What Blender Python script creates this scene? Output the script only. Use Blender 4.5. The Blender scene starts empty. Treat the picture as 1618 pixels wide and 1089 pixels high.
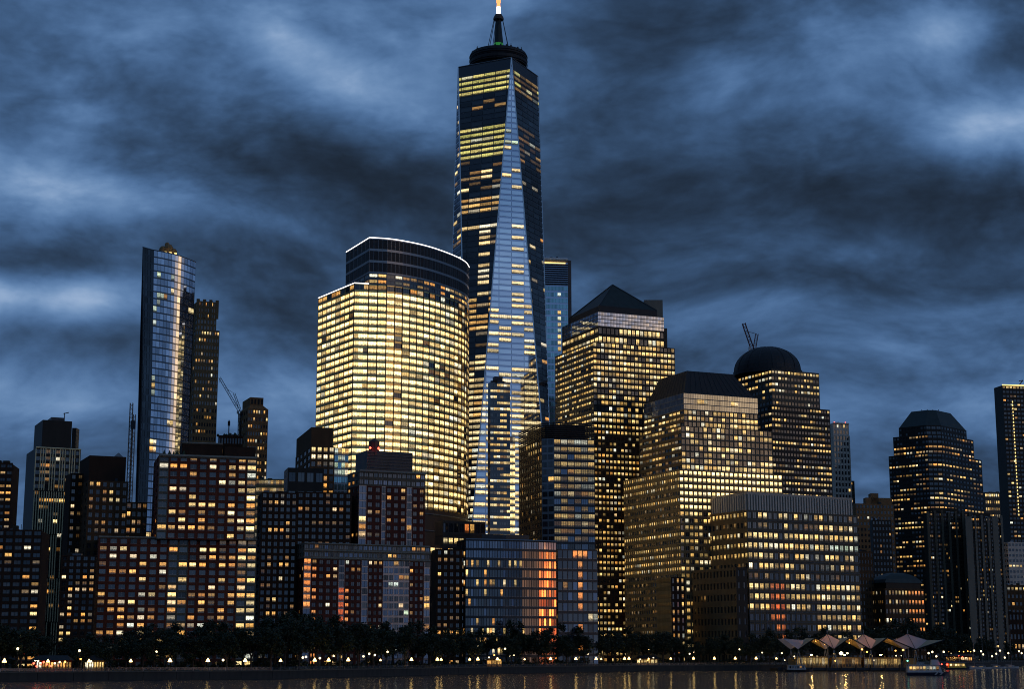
import bpy, math, random
import numpy as np

scene = bpy.context.scene
# ------------------------------------------------------------------ camera
F, CX, CY, HC, HOR = 2600.0, 809.0, 544.5, 8.5, 1035.0      # photo pixels, metres
TH = math.atan((HOR - CY) / F)
CT, ST = math.cos(TH), math.sin(TH)
cam_d = bpy.data.cameras.new('camera')
cam_d.sensor_width = 36.0
cam_d.lens = 36.0 * F / 1618.0
cam_d.clip_start = 1.0
cam_d.clip_end = 60000.0
cam = bpy.data.objects.new('camera', cam_d)
scene.collection.objects.link(cam)
cam.location = (0, 0, HC)
cam.rotation_euler = (math.pi / 2 + TH, 0, 0)
scene.camera = cam
scene.view_settings.view_transform = 'Standard'
scene.view_settings.look = 'None'
scene.view_settings.exposure = 0.0
scene.view_settings.gamma = 1.0
cy = scene.cycles
cy.max_bounces, cy.diffuse_bounces, cy.glossy_bounces, cy.transmission_bounces = 3, 1, 2, 1
cy.caustics_reflective = cy.caustics_refractive = False
cy.sample_clamp_indirect = 4.0
cy.filter_width = 1.05

SUN_AZ, SUN_EL = math.radians(57), math.radians(2.2)        # azimuth from -Y towards +X: behind the camera, to its right
SUN = (math.sin(SUN_AZ) * math.cos(SUN_EL), -math.cos(SUN_AZ) * math.cos(SUN_EL), math.sin(SUN_EL))


def ray(px, py):
    dx = (px - CX) / F
    dy = (CY - py) / F
    return dx, CT - dy * ST, ST + dy * CT


# ------------------------------------------------------------------ node helpers
class N:
    def __init__(s, tree):
        s.t = tree
        s.t.nodes.clear()

    def add(s, kind, **kw):
        n = s.t.nodes.new(kind)
        for k, v in kw.items():
            setattr(n, k, v)
        return n

    def set(s, sock, v):
        if hasattr(v, 'is_linked') or hasattr(v, 'links'):
            s.t.links.new(v, sock)
        else:
            sock.default_value = v

    def m(s, op, a, b=0.0, c=0.0, clamp=False):
        n = s.add('ShaderNodeMath', operation=op, use_clamp=clamp)
        s.set(n.inputs[0], a)
        s.set(n.inputs[1], b)
        s.set(n.inputs[2], c)
        return n.outputs[0]

    def vm(s, op, a, b=(0, 0, 0)):
        n = s.add('ShaderNodeVectorMath', operation=op)
        s.set(n.inputs[0], a)
        s.set(n.inputs[1], b)
        return n.outputs['Value'] if op in ('DOT_PRODUCT', 'LENGTH') else n.outputs['Vector']

    def sep(s, v):
        n = s.add('ShaderNodeSeparateXYZ')
        s.set(n.inputs[0], v)
        return n.outputs

    def comb(s, x, y, z):
        n = s.add('ShaderNodeCombineXYZ')
        for i, q in enumerate((x, y, z)):
            s.set(n.inputs[i], q)
        return n.outputs[0]

    def noise(s, vec, scale, detail=3, rough=.5, dist=0.0, col=False):
        n = s.add('ShaderNodeTexNoise')
        s.set(n.inputs['Vector'], vec)
        n.inputs['Scale'].default_value = scale
        n.inputs['Detail'].default_value = detail
        n.inputs['Roughness'].default_value = rough
        n.inputs['Distortion'].default_value = dist
        return n.outputs['Color' if col else 'Fac']

    def ramp(s, fac, stops, interp='LINEAR'):
        n = s.add('ShaderNodeValToRGB')
        r = n.color_ramp
        r.interpolation = interp
        while len(r.elements) < len(stops):
            r.elements.new(.5)
        for e, (p, c) in zip(r.elements, stops):
            e.position = p
            e.color = (*c, 1)
        s.set(n.inputs[0], fac)
        return n.outputs[0]

    def mix(s, fac, a, b, blend='MIX'):
        n = s.add('ShaderNodeMix', data_type='RGBA', blend_type=blend)
        s.set(n.inputs[0], fac)
        for i, q in ((6, a), (7, b)):
            s.set(n.inputs[i], (*q, 1) if isinstance(q, tuple) and len(q) == 3 else q)
        return n.outputs[2]

    def scale(s, col, k):
        n = s.add('ShaderNodeVectorMath', operation='SCALE')
        s.set(n.inputs[0], col)
        s.set(n.inputs['Scale'], k)
        return n.outputs['Vector']


# ------------------------------------------------------------------ world: dusk sky under broken cloud
world = bpy.data.worlds.new('World')
scene.world = world
world.use_nodes = True


def build_world():
    w = N(world.node_tree)
    tc = w.add('ShaderNodeTexCoord')
    d = w.vm('NORMALIZE', tc.outputs['Generated'])
    x, y, z = w.sep(d)[0:3]
    # cloud field, stretched along the horizon and warped
    st = w.comb(x, y, w.m('MULTIPLY', z, 2.0))
    wr = w.noise(st, 3.2, 2, .55, col=True)
    wv = w.vm('SUBTRACT', wr, (.5, .5, .5))
    st2 = w.vm('ADD', st, w.scale(wv, .17))
    n1 = w.noise(st2, 2.6, 2, .5)
    n2 = w.noise(st2, 7.0, 5, .62)
    n3 = w.noise(w.vm('ADD', st, w.scale(wv, .08)), 20, 6, .68)
    fld = w.m('ADD', w.m('MULTIPLY', w.m('SUBTRACT', n1, .5), .75), w.m('MULTIPLY', w.m('SUBTRACT', n2, .5), .72))
    fld = w.m('ADD', fld, w.m('MULTIPLY', w.m('SUBTRACT', n3, .5), .30))
    bil = w.m('ABSOLUTE', w.m('SUBTRACT', w.noise(w.vm('ADD', st2, (3.1, 1.7, .4)), 10.0, 4, .6), .5))      # lumpy billows
    fld = w.m('ADD', fld, w.m('MULTIPLY', w.m('SUBTRACT', bil, .09), .75))
    fld = w.m('ADD', fld, .445)
    front = w.m('GREATER_THAN', y, 0.0)
    # large cloud masses and breaks of the eastern sky (photo px, py, half sizes, tilt, weight)
    wxy = w.sep(wv)
    xs = w.m('ADD', x, w.m('MULTIPLY', wxy[0], .085))
    zs = w.m('ADD', z, w.m('MULTIPLY', wxy[2], .045))
    xz = w.comb(xs, zs, 0.0)
    blobs = 0.0
    for px, py, rx, ry, tilt, k in (
            (130, 40, 190, 90, 8, .17), (480, 85, 120, 38, 30, .26), (600, 165, 120, 30, 22, .14),
            (520, 262, 300, 75, 14, -.27), (620, 300, 130, 55, 14, -.10), (60, 300, 150, 52, 12, .34), (320, 345, 260, 30, 10, .20),
            (70, 430, 170, 34, 2, -.16), (420, 470, 100, 70, 0, -.16), (40, 492, 200, 32, -6, .42), (135, 468, 60, 30, -50, .15),
            (160, 545, 200, 24, 3, -.17), (120, 625, 260, 34, 0, .20), (440, 640, 90, 60, 0, .20),
            (950, 120, 130, 130, 20, -.14), (1240, 290, 330, 120, 5, -.22), (1180, 30, 160, 60, 0, -.12), (1600, 60, 50, 70, 0, -.17),
            (1480, 55, 130, 40, -12, .25), (1535, 195, 110, 42, -10, .46), (1120, 180, 60, 40, 0, .07), (1480, 330, 180, 50, 0, -.10),
            (1160, 495, 190, 40, -3, .17), (1220, 400, 200, 30, 0, .08), (1400, 440, 190, 26, 4, -.12), (980, 330, 140, 90, 0, -.10),
            (1450, 545, 180, 30, 0, .10), (1380, 640, 200, 45, 0, .12), (760, 40, 70, 60, 0, .10), (910, 430, 60, 40, 0, .10)):
        dd = ray(px, py)
        L = math.sqrt(sum(q * q for q in dd))
        x0, z0 = dd[0] / L, dd[2] / L
        mp = w.add('ShaderNodeMapping', vector_type='TEXTURE')
        w.set(mp.inputs['Vector'], xz)
        mp.inputs['Location'].default_value = (x0, z0, 0)
        mp.inputs['Rotation'].default_value = (0, 0, math.radians(-tilt))
        mp.inputs['Scale'].default_value = (rx / F, ry / F, 1)
        e = w.m('POWER', .45, w.vm('DOT_PRODUCT', mp.outputs[0], mp.outputs[0]))
        blobs = w.m('MULTIPLY_ADD', e, k * 1.05, blobs)
    fld = w.m('MULTIPLY_ADD', blobs, front, fld)
    # the western half of the sky, where the sun went down, is lighter
    sd = w.vm('DOT_PRODUCT', d, SUN)
    fld = w.m('ADD', fld, w.m('MULTIPLY', w.m('POWER', w.m('MAXIMUM', sd, 0.0), 3.0), .34))
    cl = w.ramp(fld, [(0.0, (.0085, .0145, .026)), (.20, (.0155, .029, .056)), (.40, (.034, .074, .155)), (.60, (.074, .160, .335)),
                      (.82, (.16, .285, .50)), (1.0, (.34, .46, .66))], 'B_SPLINE')
    # clear sky through the thin cloud
    sky = w.add('ShaderNodeTexSky', sky_type='NISHITA')
    sky.sun_disc = False
    sky.sun_elevation = SUN_EL
    sky.sun_rotation = math.radians(180) - SUN_AZ
    col = w.vm('ADD', cl, w.scale(sky.outputs[0], .002))
    # the sunset behind the camera: red at the horizon, gold above
    az = w.m('SUBTRACT', w.m('ARCTAN2', x, w.m('MULTIPLY', y, -1.0)), SUN_AZ)
    el = w.m('ARCSINE', z)
    eld = w.m('MULTIPLY', el, 180 / math.pi)
    azd = w.m('MULTIPLY', az, 180 / math.pi)
    ga = w.m('DIVIDE', azd, 4.5)
    g1 = w.m('EXPONENT', w.m('MULTIPLY', w.m('MULTIPLY', ga, ga), -1.0))
    gb = w.m('DIVIDE', azd, 11.0)
    gh = w.m('EXPONENT', w.m('MULTIPLY', w.m('MULTIPLY', gb, gb), -1.0))
    ge = w.m('DIVIDE', w.m('SUBTRACT', eld, 9.5), 4.0)
    g2 = w.m('EXPONENT', w.m('MULTIPLY', w.m('MULTIPLY', ge, ge), -1.0))
    gold = w.scale((1.0, .60, .20), w.m('MULTIPLY', w.m('MULTIPLY', w.m('MULTIPLY_ADD', gh, .22, g1), g2), 3.0))
    ga2 = w.m('DIVIDE', azd, 1.5)
    g3 = w.m('EXPONENT', w.m('MULTIPLY', w.m('MULTIPLY', ga2, ga2), -1.0))
    ge2 = w.m('DIVIDE', w.m('SUBTRACT', eld, 1.6), 1.7)
    g4 = w.m('EXPONENT', w.m('MULTIPLY', w.m('MULTIPLY', ge2, ge2), -1.0))
    red = w.scale((1.0, .20, .035), w.m('MULTIPLY', w.m('MULTIPLY', g3, g4), 3.0))
    col = w.vm('ADD', w.vm('ADD', col, gold), red)
    bg = w.add('ShaderNodeBackground')
    w.t.links.new(col, bg.inputs[0])
    bg.inputs[1].default_value = 1.0
    out = w.add('ShaderNodeOutputWorld')
    w.t.links.new(bg.outputs[0], out.inputs[0])


build_world()
world.cycles.sampling_method = 'MANUAL'
world.cycles.sample_map_resolution = 128

sun_d = bpy.data.lights.new('sun', 'SUN')
sun_d.energy = 0.01
sun_d.angle = math.radians(2)
sun_d.color = (1.0, .42, .14)
sun = bpy.data.objects.new('sun', sun_d)
scene.collection.objects.link(sun)
sun.rotation_euler = (math.pi / 2 - SUN_EL, 0, SUN_AZ)

# ------------------------------------------------------------------ materials
MAT = {}


def pbsdf(n):
    b = n.add('ShaderNodeBsdfPrincipled')
    o = n.add('ShaderNodeOutputMaterial')
    n.t.links.new(b.outputs[0], o.inputs[0])
    return b


def newmat(name):
    m = bpy.data.materials.new(name)
    m.use_nodes = True
    MAT[name] = m
    return m, N(m.node_tree)


def solid(name, col, rough=.8, metal=0.0, var=.25, scale=.35, spec=.5, bump=0.0):
    """plain material with weathering at two scales"""
    m, n = newmat(name)
    b = pbsdf(n)
    geo = n.add('ShaderNodeNewGeometry').outputs['Position']
    s = n.sep(geo)
    streak = n.comb(s[0], s[1], n.m('MULTIPLY', s[2], .18))
    f1 = n.noise(streak, scale, 4, .6)
    f2 = n.noise(geo, scale * 9, 3, .6)
    f = n.m('ADD', n.m('MULTIPLY', f1, .6), n.m('MULTIPLY', f2, .4))
    lo = tuple(c * (1 - var) for c in col)
    hi = tuple(min(1, c * (1 + var)) for c in col)
    n.set(b.inputs['Base Color'], n.ramp(f, [(.3, lo), (.7, hi)]))
    b.inputs['Roughness'].default_value = rough
    b.inputs['Metallic'].default_value = metal
    b.inputs['Specular IOR Level'].default_value = spec
    if bump:
        bp = n.add('ShaderNodeBump')
        bp.inputs['Strength'].default_value = bump
        n.set(bp.inputs['Height'], f2)
        n.t.links.new(bp.outputs[0], b.inputs['Normal'])
    return m


def rnd_out(n):
    a = n.add('ShaderNodeObjectInfo').outputs['Random']
    b = n.add('ShaderNodeNewGeometry').outputs['Random Per Island']
    return n.m('FRACT', n.m('ADD', a, n.m('MULTIPLY', b, 3.7)))


def glass(name, col, rough=.04, ior=1.9, metal=0.0, wob=.0, var=.5):
    m, n = newmat(name)
    b = pbsdf(n)
    r = rnd_out(n)
    lo = tuple(c * (1 - var) for c in col)
    hi = tuple(min(1, c * (1 + var)) for c in col)
    n.set(b.inputs['Base Color'], n.mix(r, lo, hi))
    b.inputs['Roughness'].default_value = rough
    b.inputs['IOR'].default_value = ior
    b.inputs['Metallic'].default_value = metal
    if wob:
        # every pane sits at a slightly different angle
        geo = n.add('ShaderNodeNewGeometry')
        r2 = n.m('FRACT', n.m('MULTIPLY', r, 17.31))
        r3 = n.m('FRACT', n.m('MULTIPLY', r, 41.7))
        off = n.comb(n.m('MULTIPLY', n.m('SUBTRACT', r2, .5), wob), n.m('MULTIPLY', n.m('SUBTRACT', r3, .5), wob),
                     n.m('MULTIPLY', n.m('SUBTRACT', r, .5), wob))
        nv = n.vm('NORMALIZE', n.vm('ADD', geo.outputs['Normal'], off))
        n.t.links.new(nv, b.inputs['Normal'])
    return m


def lit(name, c1, c2, lo, hi, rough=.05, fins=0.0, tint=True, blind=.75, power=1.3):
    """glass pane with a lit room behind it: ceiling lights above, furniture below"""
    m, n = newmat(name)
    b = pbsdf(n)
    b.inputs['Base Color'].default_value = (.02, .02, .02, 1)
    b.inputs['Roughness'].default_value = rough
    b.inputs['IOR'].default_value = 1.7
    r = rnd_out(n)
    r2 = n.m('FRACT', n.m('MULTIPLY', r, 13.37))
    uv = n.add('ShaderNodeUVMap').outputs[0]
    s = n.sep(uv)
    seed = n.comb(n.m('ADD', n.m('MULTIPLY', s[0], 1.0), n.m('MULTIPLY', r, 71.0)), n.m('MULTIPLY', s[1], .25), 0.0)
    nz = n.noise(seed, 5.0, 3, .6)
    fur = n.m('SUBTRACT', s[1], n.m('MULTIPLY', n.m('SUBTRACT', nz, .18), .85))       # > 0 above the furniture line
    fur = n.m('MULTIPLY_ADD', n.m('MULTIPLY', fur, 9.0, clamp=True), .84, .16)
    ceil = n.m('MULTIPLY_ADD', n.m('SMOOTH_MIN', n.m('MULTIPLY', s[1], 1.3), 1.0, .2), .55, .45)
    seed2 = n.comb(n.m('ADD', s[0], n.m('MULTIPLY', r2, 37.0)), n.m('MULTIPLY', s[1], 1.4), 3.0)
    pat = n.m('MULTIPLY_ADD', n.m('SUBTRACT', n.noise(seed2, 3.6, 3, .6), .5), 2.6, 1.0)
    pat = n.m('MAXIMUM', pat, .15)
    k = n.m('MULTIPLY', n.m('MULTIPLY', fur, ceil), pat)
    if fins:
        fn = n.m('LESS_THAN', n.m('FRACT', n.m('MULTIPLY', s[0], fins)), .22)
        k = n.m('MULTIPLY', k, n.m('SUBTRACT', 1.0, n.m('MULTIPLY', fn, .45)))
    st = n.m('MULTIPLY_ADD', n.m('POWER', r, power), hi - lo, lo)
    r3 = n.m('FRACT', n.m('MULTIPLY', r, 57.9))
    if tint:
        mid_ = tuple((p + q) / 2 for p, q in zip(c1, c2))
        ec = n.ramp(r2, [(0, c2), (.35, mid_), (.7, c1), (.86, tuple(.5 * p + .5 * q for p, q in zip(c1, (1.0, .85, .62)))), (1.0, (.86, .90, .74))])
    else:
        ec = n.mix(r2, c1, c2)
    # a blind drawn part of the way down
    bl = n.m('GREATER_THAN', n.m('SUBTRACT', s[1], n.m('SUBTRACT', 1.12, n.m('MULTIPLY', r3, blind))), 0.0)
    k = n.m('MULTIPLY', k, n.m('SUBTRACT', 1.0, n.m('MULTIPLY', bl, .45)))
    n.set(b.inputs['Emission Color'], ec)
    n.set(b.inputs['Emission Strength'], n.m('MULTIPLY', k, st))
    m.cycles.emission_sampling = 'NONE'
    return m


def emit(name, col, k, sample=True):
    m, n = newmat(name)
    b = pbsdf(n)
    b.inputs['Base Color'].default_value = (*[c * .5 for c in col], 1)
    b.inputs['Emission Color'].default_value = (*col, 1)
    b.inputs['Emission Strength'].default_value = k
    if not sample:
        m.cycles.emission_sampling = 'NONE'
    return m


solid('brick_red', (0.1485, 0.0421, 0.0246), spec=.15, rough=.85, var=.3)
solid('brick_dark', (0.0450, 0.0251, 0.0168), spec=.15, rough=.85, var=.3)
solid('brick_brown', (0.1035, 0.0567, 0.0292), spec=.15, rough=.85, var=.3)
solid('brick_plum', (0.1125, 0.0340, 0.0233), spec=.15, rough=.85, var=.3)
solid('stone_grey', (0.2430, 0.2106, 0.1620), spec=.15, rough=.8, var=.2)
solid('stone_pale', (.64, .54, .44), .8, var=.2)
solid('stone_tan', (.27, .172, .080), spec=.15, rough=.8, var=.25)
solid('stone_gold', (.44, .28, .105), .75, var=.25)
solid('granite_dark', (0.0306, 0.0267, 0.0220), spec=.15, rough=.45, var=.25)
solid('granite_mid', (.125, .098, .068), spec=.15, rough=.5, var=.22)
solid('limestone', (0.2430, 0.1377, 0.0648), spec=.15, rough=.85, var=.25)
solid('concrete', (0.1440, 0.1199, 0.0842), spec=.15, rough=.85, var=.25)
solid('concrete_dark', (0.0495, 0.0405, 0.0298), spec=.15, rough=.85, var=.3)
solid('metal_dark', (.035, .037, .042), .4, .6, var=.3)
solid('metal_grey', (.24, .24, .25), .35, .8, var=.2)
solid('metal_bright', (.75, .75, .76), .22, 1.0, var=.12)
solid('metal_brown', (.085, .055, .04), .5, .4, var=.3)
solid('copper_green', (.030, .042, .040), .5, .3, var=.35)
solid('roof_black', (.020, .020, .022), .6, .2, var=.35)
solid('frame_dark', (.04, .04, .042), .5, .3, var=.2)
solid('frame_pale', (.42, .41, .39), .5, .2, var=.2)
solid('pier_cream', (.78, .64, .36), .7, var=.2)
_m = solid('fabric_tent', (.74, .70, .72), .75, var=.08, scale=.8)
_t = _m.node_tree
_b = [q for q in _t.nodes if q.type == 'BSDF_PRINCIPLED'][0]
_o = [q for q in _t.nodes if q.type == 'OUTPUT_MATERIAL'][0]
_tr = _t.nodes.new('ShaderNodeBsdfTranslucent')
_tr.inputs[0].default_value = (.85, .60, .50, 1)
_mx = _t.nodes.new('ShaderNodeMixShader')
_mx.inputs[0].default_value = .5
_t.links.new(_b.outputs[0], _mx.inputs[1])
_t.links.new(_tr.outputs[0], _mx.inputs[2])
_t.links.new(_mx.outputs[0], _o.inputs[0])
solid('fabric_gable', (.42, .33, .20), .8, var=.12, scale=.8)
solid('paint_white', (.48, .48, .48), .4, var=.12, scale=1.5)
solid('paint_yellow', (.75, .50, .05), .4, var=.12, scale=1.5)
solid('paint_navy', (.02, .025, .05), .4, var=.2, scale=1.5)
solid('crane_red', (.16, .05, .045), .6, .2, var=.3)
solid('bark', (.055, .04, .03), .9, var=.35, scale=2.0)
solid('seawall_stone', (.045, .04, .034), .85, var=.35, scale=.6, bump=.4)
solid('coping_stone', (.10, .09, .075), .8, var=.3, scale=.6)
solid('paving', (.07, .062, .05), .85, var=.25, scale=.5)
solid('land_dark', (.045, .045, .042), .9, var=.3, scale=.1)
solid('lawn', (.03, .05, .018), .95, var=.4, scale=.6)
glass('pane_dark', (.022, .025, .03), .03, 1.9, wob=.02)
glass('pane_curtain', (.125, .122, .115), .16, 1.6, metal=.15, wob=.015, var=.75)
glass('plant_louvre', (.02, .021, .025), .5, 1.4, var=.4)
glass('pane_blue', (.13, .16, .22), .05, 2.0, metal=.42, wob=.010, var=.35)
glass('pane_skybright', (.86, .88, .95), .045, 2.0, metal=.95, wob=.006, var=.14)  # near-mirror glass that carries the bright sky's reflection in its colour
glass('pane_silver', (.50, .53, .60), .05, 2.0, metal=.85, wob=.022, var=.30)
glass('pane_bronze', (.34, .17, .085), .06, 2.0, metal=.9, wob=.03, var=.35)
glass('pane_green', (.30, .50, .52), .06, 2.0, metal=.8, wob=.012, var=.35)
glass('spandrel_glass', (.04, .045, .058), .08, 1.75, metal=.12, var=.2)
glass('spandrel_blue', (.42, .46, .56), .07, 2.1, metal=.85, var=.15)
glass('spandrel_gold', (.62, .42, .15), .20, 1.9, metal=.9, var=.2)
lit('lit_bright', (1.0, .76, .34), (1.0, .64, .20), .7, 2.4)
lit('lit_white', (1.0, .78, .37), (1.0, .68, .24), 1.7, 3.3, tint=False, blind=.3)
lit('lit_bays', (1.0, .80, .42), (1.0, .70, .30), .9, 2.0, fins=6)
lit('lit_bays_warm', (1.0, .62, .20), (1.0, .50, .13), .5, 1.4, fins=6)
lit('lit_warm', (1.0, .56, .15), (1.0, .40, .07), .25, 1.8)
lit('lit_dim', (1.0, .60, .20), (1.0, .48, .12), .06, .4)
lit('glow_orange', (1.0, .17, .03), (1.0, .28, .06), .5, 1.2, tint=False)  # reflected sunset put into panes as a deep orange glow
lit('lit_cool', (.80, 1.0, .66), (.85, .95, .85), .4, 1.2)
lit('lit_office', (1.0, .70, .25), (1.0, .56, .14), .25, 2.0)
lit('lit_green', (.90, .85, .22), (.95, .78, .24), .75, 1.05, fins=6)
lit('lit_curtain', (1.0, .70, .24), (1.0, .58, .16), .22, .75, fins=3)
lit('painted_sunset', (1.0, .30, .06), (1.0, .40, .10), .7, 1.5, tint=False, blind=.3)  # sunset reflection painted as emission, paler orange
emit('rim_white', (1.0, .93, .86), 2.2, False)
emit('led_gold', (1.0, .72, .25), 1.6, False)
emit('beacon_red', (1.0, .05, .03), 4.0, False)
emit('lamp_glow', (1.0, .64, .20), 7.0)
emit('lamp_far', (1.0, .80, .46), 3.2)
emit('lamp_flood', (1.0, .56, .16), 240.0)
emit('lamp_amber', (1.0, .46, .09), 5.0)
emit('lamp_red', (1.0, .06, .03), 9.0)
emit('lamp_green', (.15, 1.0, .55), 6.0)
emit('mast_white', (1.0, .95, .9), 3.5, False)
emit('mast_orange', (1.0, .38, .12), 1.6, False)
emit('mast_green', (.10, .75, .12), .16, False)

CLS = {'d': 'pane_dark', 'g': 'pane_curtain', 'u': 'pane_blue', 's': 'pane_skybright', 'n': 'pane_green', 'b': 'lit_bright', 'B': 'lit_white',
       'w': 'lit_warm', 'y': 'lit_dim', 'o': 'glow_orange', 'c': 'lit_cool', 'f': 'lit_office', 'G': 'lit_green', 'k': 'lit_curtain', 'v': 'pane_silver', 'O': 'painted_sunset', 'm': 'pane_bronze', 'z': 'plant_louvre', 'q': 'lit_bays', 'p': 'lit_bays_warm'}


def leaf_mat():
    m, n = newmat('leaves')
    b = pbsdf(n)
    r = n.add('ShaderNodeNewGeometry').outputs['Random Per Island']
    n.set(b.inputs['Base Color'], n.mix(r, (.010, .017, .006), (.028, .042, .012)))
    b.inputs['Roughness'].default_value = .6


leaf_mat()


def water_mat():
    m, n = newmat('river_water')
    b = pbsdf(n)
    b.inputs['Base Color'].default_value = (.012, .017, .022, 1)
    b.inputs['Roughness'].default_value = .09
    b.inputs['IOR'].default_value = 1.333
    geo = n.add('ShaderNodeNewGeometry').outputs['Position']
    s = n.sep(geo)
    v = n.comb(s[0], n.m('MULTIPLY', s[1], .55), 0.0)
    a = n.noise(v, .20, 4, .6, .6)
    c = n.noise(v, .75, 4, .65, .3)
    h = n.m('ADD', n.m('MULTIPLY', a, 1.2), n.m('MULTIPLY', c, .45))
    bp = n.add('ShaderNodeBump')
    bp.inputs['Strength'].default_value = 1.0
    bp.inputs['Distance'].default_value = 3.6
    n.set(bp.inputs['Height'], h)
    n.t.links.new(bp.outputs[0], b.inputs['Normal'])


water_mat()

# ------------------------------------------------------------------ geometry helpers
COL = scene.collection


def atY(px, py, Y):
    d = ray(px, py)
    t = Y / d[1]
    return d[0] * t, Y, HC + d[2] * t


def atZ(px, py, Z):
    d = ray(px, py)
    t = (Z - HC) / d[2]
    return d[0] * t, d[1] * t, Z


def zof(py, Y, px=CX):
    return atY(px, py, Y)[2]


def xof(px, Y, Z):
    return (px - CX) / F * (Y * CT + (Z - HC) * ST)


def proj(X, Y, Z):
    dep = Y * CT + (Z - HC) * ST
    return CX + F * X / dep, CY - F * ((Z - HC) * CT - Y * ST) / dep


def along(p, ang, pxe, Z):
    """walk from p in plan direction ang until the point at height Z sits over photo column pxe"""
    ux, uy = math.cos(ang), math.sin(ang)
    k = (pxe - CX) / F
    s = (k * (p[1] * CT + (Z - HC) * ST) - p[0]) / (ux - k * uy * CT)
    return (p[0] + s * ux, p[1] + s * uy)


def mesh_from_quads(name, quads, mats, midx=None, uvs=None, weld=True, tri_ok=True, smooth=False):
    """quads (n,4,3) -> mesh; degenerate quads become triangles"""
    q = np.asarray(quads, dtype=np.float64).reshape(-1, 4, 3)
    n = len(q)
    flat = q.reshape(-1, 3)
    if weld:
        key = np.round(flat * 500).astype(np.int64)
        _, first, inv = np.unique(key, axis=0, return_index=True, return_inverse=True)
        inv = inv.reshape(-1)
        verts = flat[first]
    else:
        verts, inv = flat, np.arange(len(flat))
    me = bpy.data.meshes.new(name)
    f4 = inv.reshape(-1, 4)
    deg = (f4[:, 2] == f4[:, 3])
    if deg.any():
        faces = [tuple(r[:3]) if dg else tuple(r) for r, dg in zip(f4.tolist(), deg)]
        me.from_pydata(verts.tolist(), [], faces)
        loops = np.concatenate([np.arange(i * 4, i * 4 + (3 if dg else 4)) for i, dg in enumerate(deg)])
    else:
        me.vertices.add(len(verts))
        me.vertices.foreach_set('co', verts.astype(np.float32).ravel())
        me.loops.add(n * 4)
        me.loops.foreach_set('vertex_index', f4.astype(np.int32).ravel())
        me.polygons.add(n)
        me.polygons.foreach_set('loop_start', np.arange(0, n * 4, 4, dtype=np.int32))
        loops = np.arange(n * 4)
        me.update(calc_edges=True)
    for m in mats:
        me.materials.append(MAT[m])
    if midx is not None:
        me.polygons.foreach_set('material_index', np.asarray(midx, dtype=np.int32))
    if uvs is not None:
        l = me.uv_layers.new(name='UVMap')
        l.data.foreach_set('uv', np.asarray(uvs, dtype=np.float32).reshape(-1, 2)[loops].ravel())
    me.polygons.foreach_set('use_smooth', np.full(len(me.polygons), bool(smooth)))
    me.update()
    return me


def link(name, data, parent=None, loc=(0, 0, 0), rz=0.0):
    o = bpy.data.objects.new(name, data)
    COL.objects.link(o)
    if parent is not None:
        o.parent = parent
    o.location = loc
    if rz:
        o.rotation_euler = (0, 0, rz)
    return o


def tag(o, label, cat, group=None, kind=None):
    if label:
        o['label'] = label
    if cat:
        o['category'] = cat
    if group:
        o['group'] = group
    if kind:
        o['kind'] = kind
    return o


def boxq(x0, x1, y0, y1, z0, z1, skip=''):
    a = []
    if 'f' not in skip: a.append([(x0, y0, z0), (x1, y0, z0), (x1, y0, z1), (x0, y0, z1)])
    if 'b' not in skip: a.append([(x1, y1, z0), (x0, y1, z0), (x0, y1, z1), (x1, y1, z1)])
    if 'l' not in skip: a.append([(x0, y1, z0), (x0, y0, z0), (x0, y0, z1), (x0, y1, z1)])
    if 'r' not in skip: a.append([(x1, y0, z0), (x1, y1, z0), (x1, y1, z1), (x1, y0, z1)])
    if 't' not in skip: a.append([(x0, y0, z1), (x1, y0, z1), (x1, y1, z1), (x0, y1, z1)])
    if 'd' not in skip: a.append([(x0, y1, z0), (x1, y1, z0), (x1, y0, z0), (x0, y0, z0)])
    return a


def prismq(poly, z0, z1, bottom=False):
    """closed prism over a plan polygon given counter-clockwise"""
    a = []
    n = len(poly)
    for i in range(n):
        p, q = poly[i], poly[(i + 1) % n]
        a.append([(*p, z0), (*q, z0), (*q, z1), (*p, z1)])
    c = (sum(p[0] for p in poly) / n, sum(p[1] for p in poly) / n)
    for i in range(n):
        p, q = poly[i], poly[(i + 1) % n]
        a.append([(*p, z1), (*q, z1), (*c, z1), (*c, z1)])
    return a


def frustq(p0, z0, p1, z1):
    a = []
    n = len(p0)
    for i in range(n):
        j = (i + 1) % n
        a.append([(*p0[i], z0), (*p0[j], z0), (*p1[j], z1), (*p1[i], z1)])
    c = (sum(p[0] for p in p1) / n, sum(p[1] for p in p1) / n)
    for i in range(n):
        j = (i + 1) % n
        a.append([(*p1[i], z1), (*p1[j], z1), (*c, z1), (*c, z1)])
    return a


def tubeq(a, b, r, n=6, r2=None):
    a = np.array(a, float)
    b = np.array(b, float)
    r2 = r if r2 is None else r2
    d = b - a
    d /= np.linalg.norm(d)
    up = np.array((0, 0, 1.0)) if abs(d[2]) < .9 else np.array((1.0, 0, 0))
    u = np.cross(d, up)
    u /= np.linalg.norm(u)
    v = np.cross(d, u)
    out = []
    for i in range(n):
        t0, t1 = 2 * math.pi * i / n, 2 * math.pi * (i + 1) / n
        e0 = u * math.cos(t0) + v * math.sin(t0)
        e1 = u * math.cos(t1) + v * math.sin(t1)
        out.append([a + e1 * r, a + e0 * r, b + e0 * r2, b + e1 * r2])
        out.append([a + e0 * r, a + e1 * r, a, a])
        out.append([b + e1 * r2, b + e0 * r2, b, b])
    return out


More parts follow.
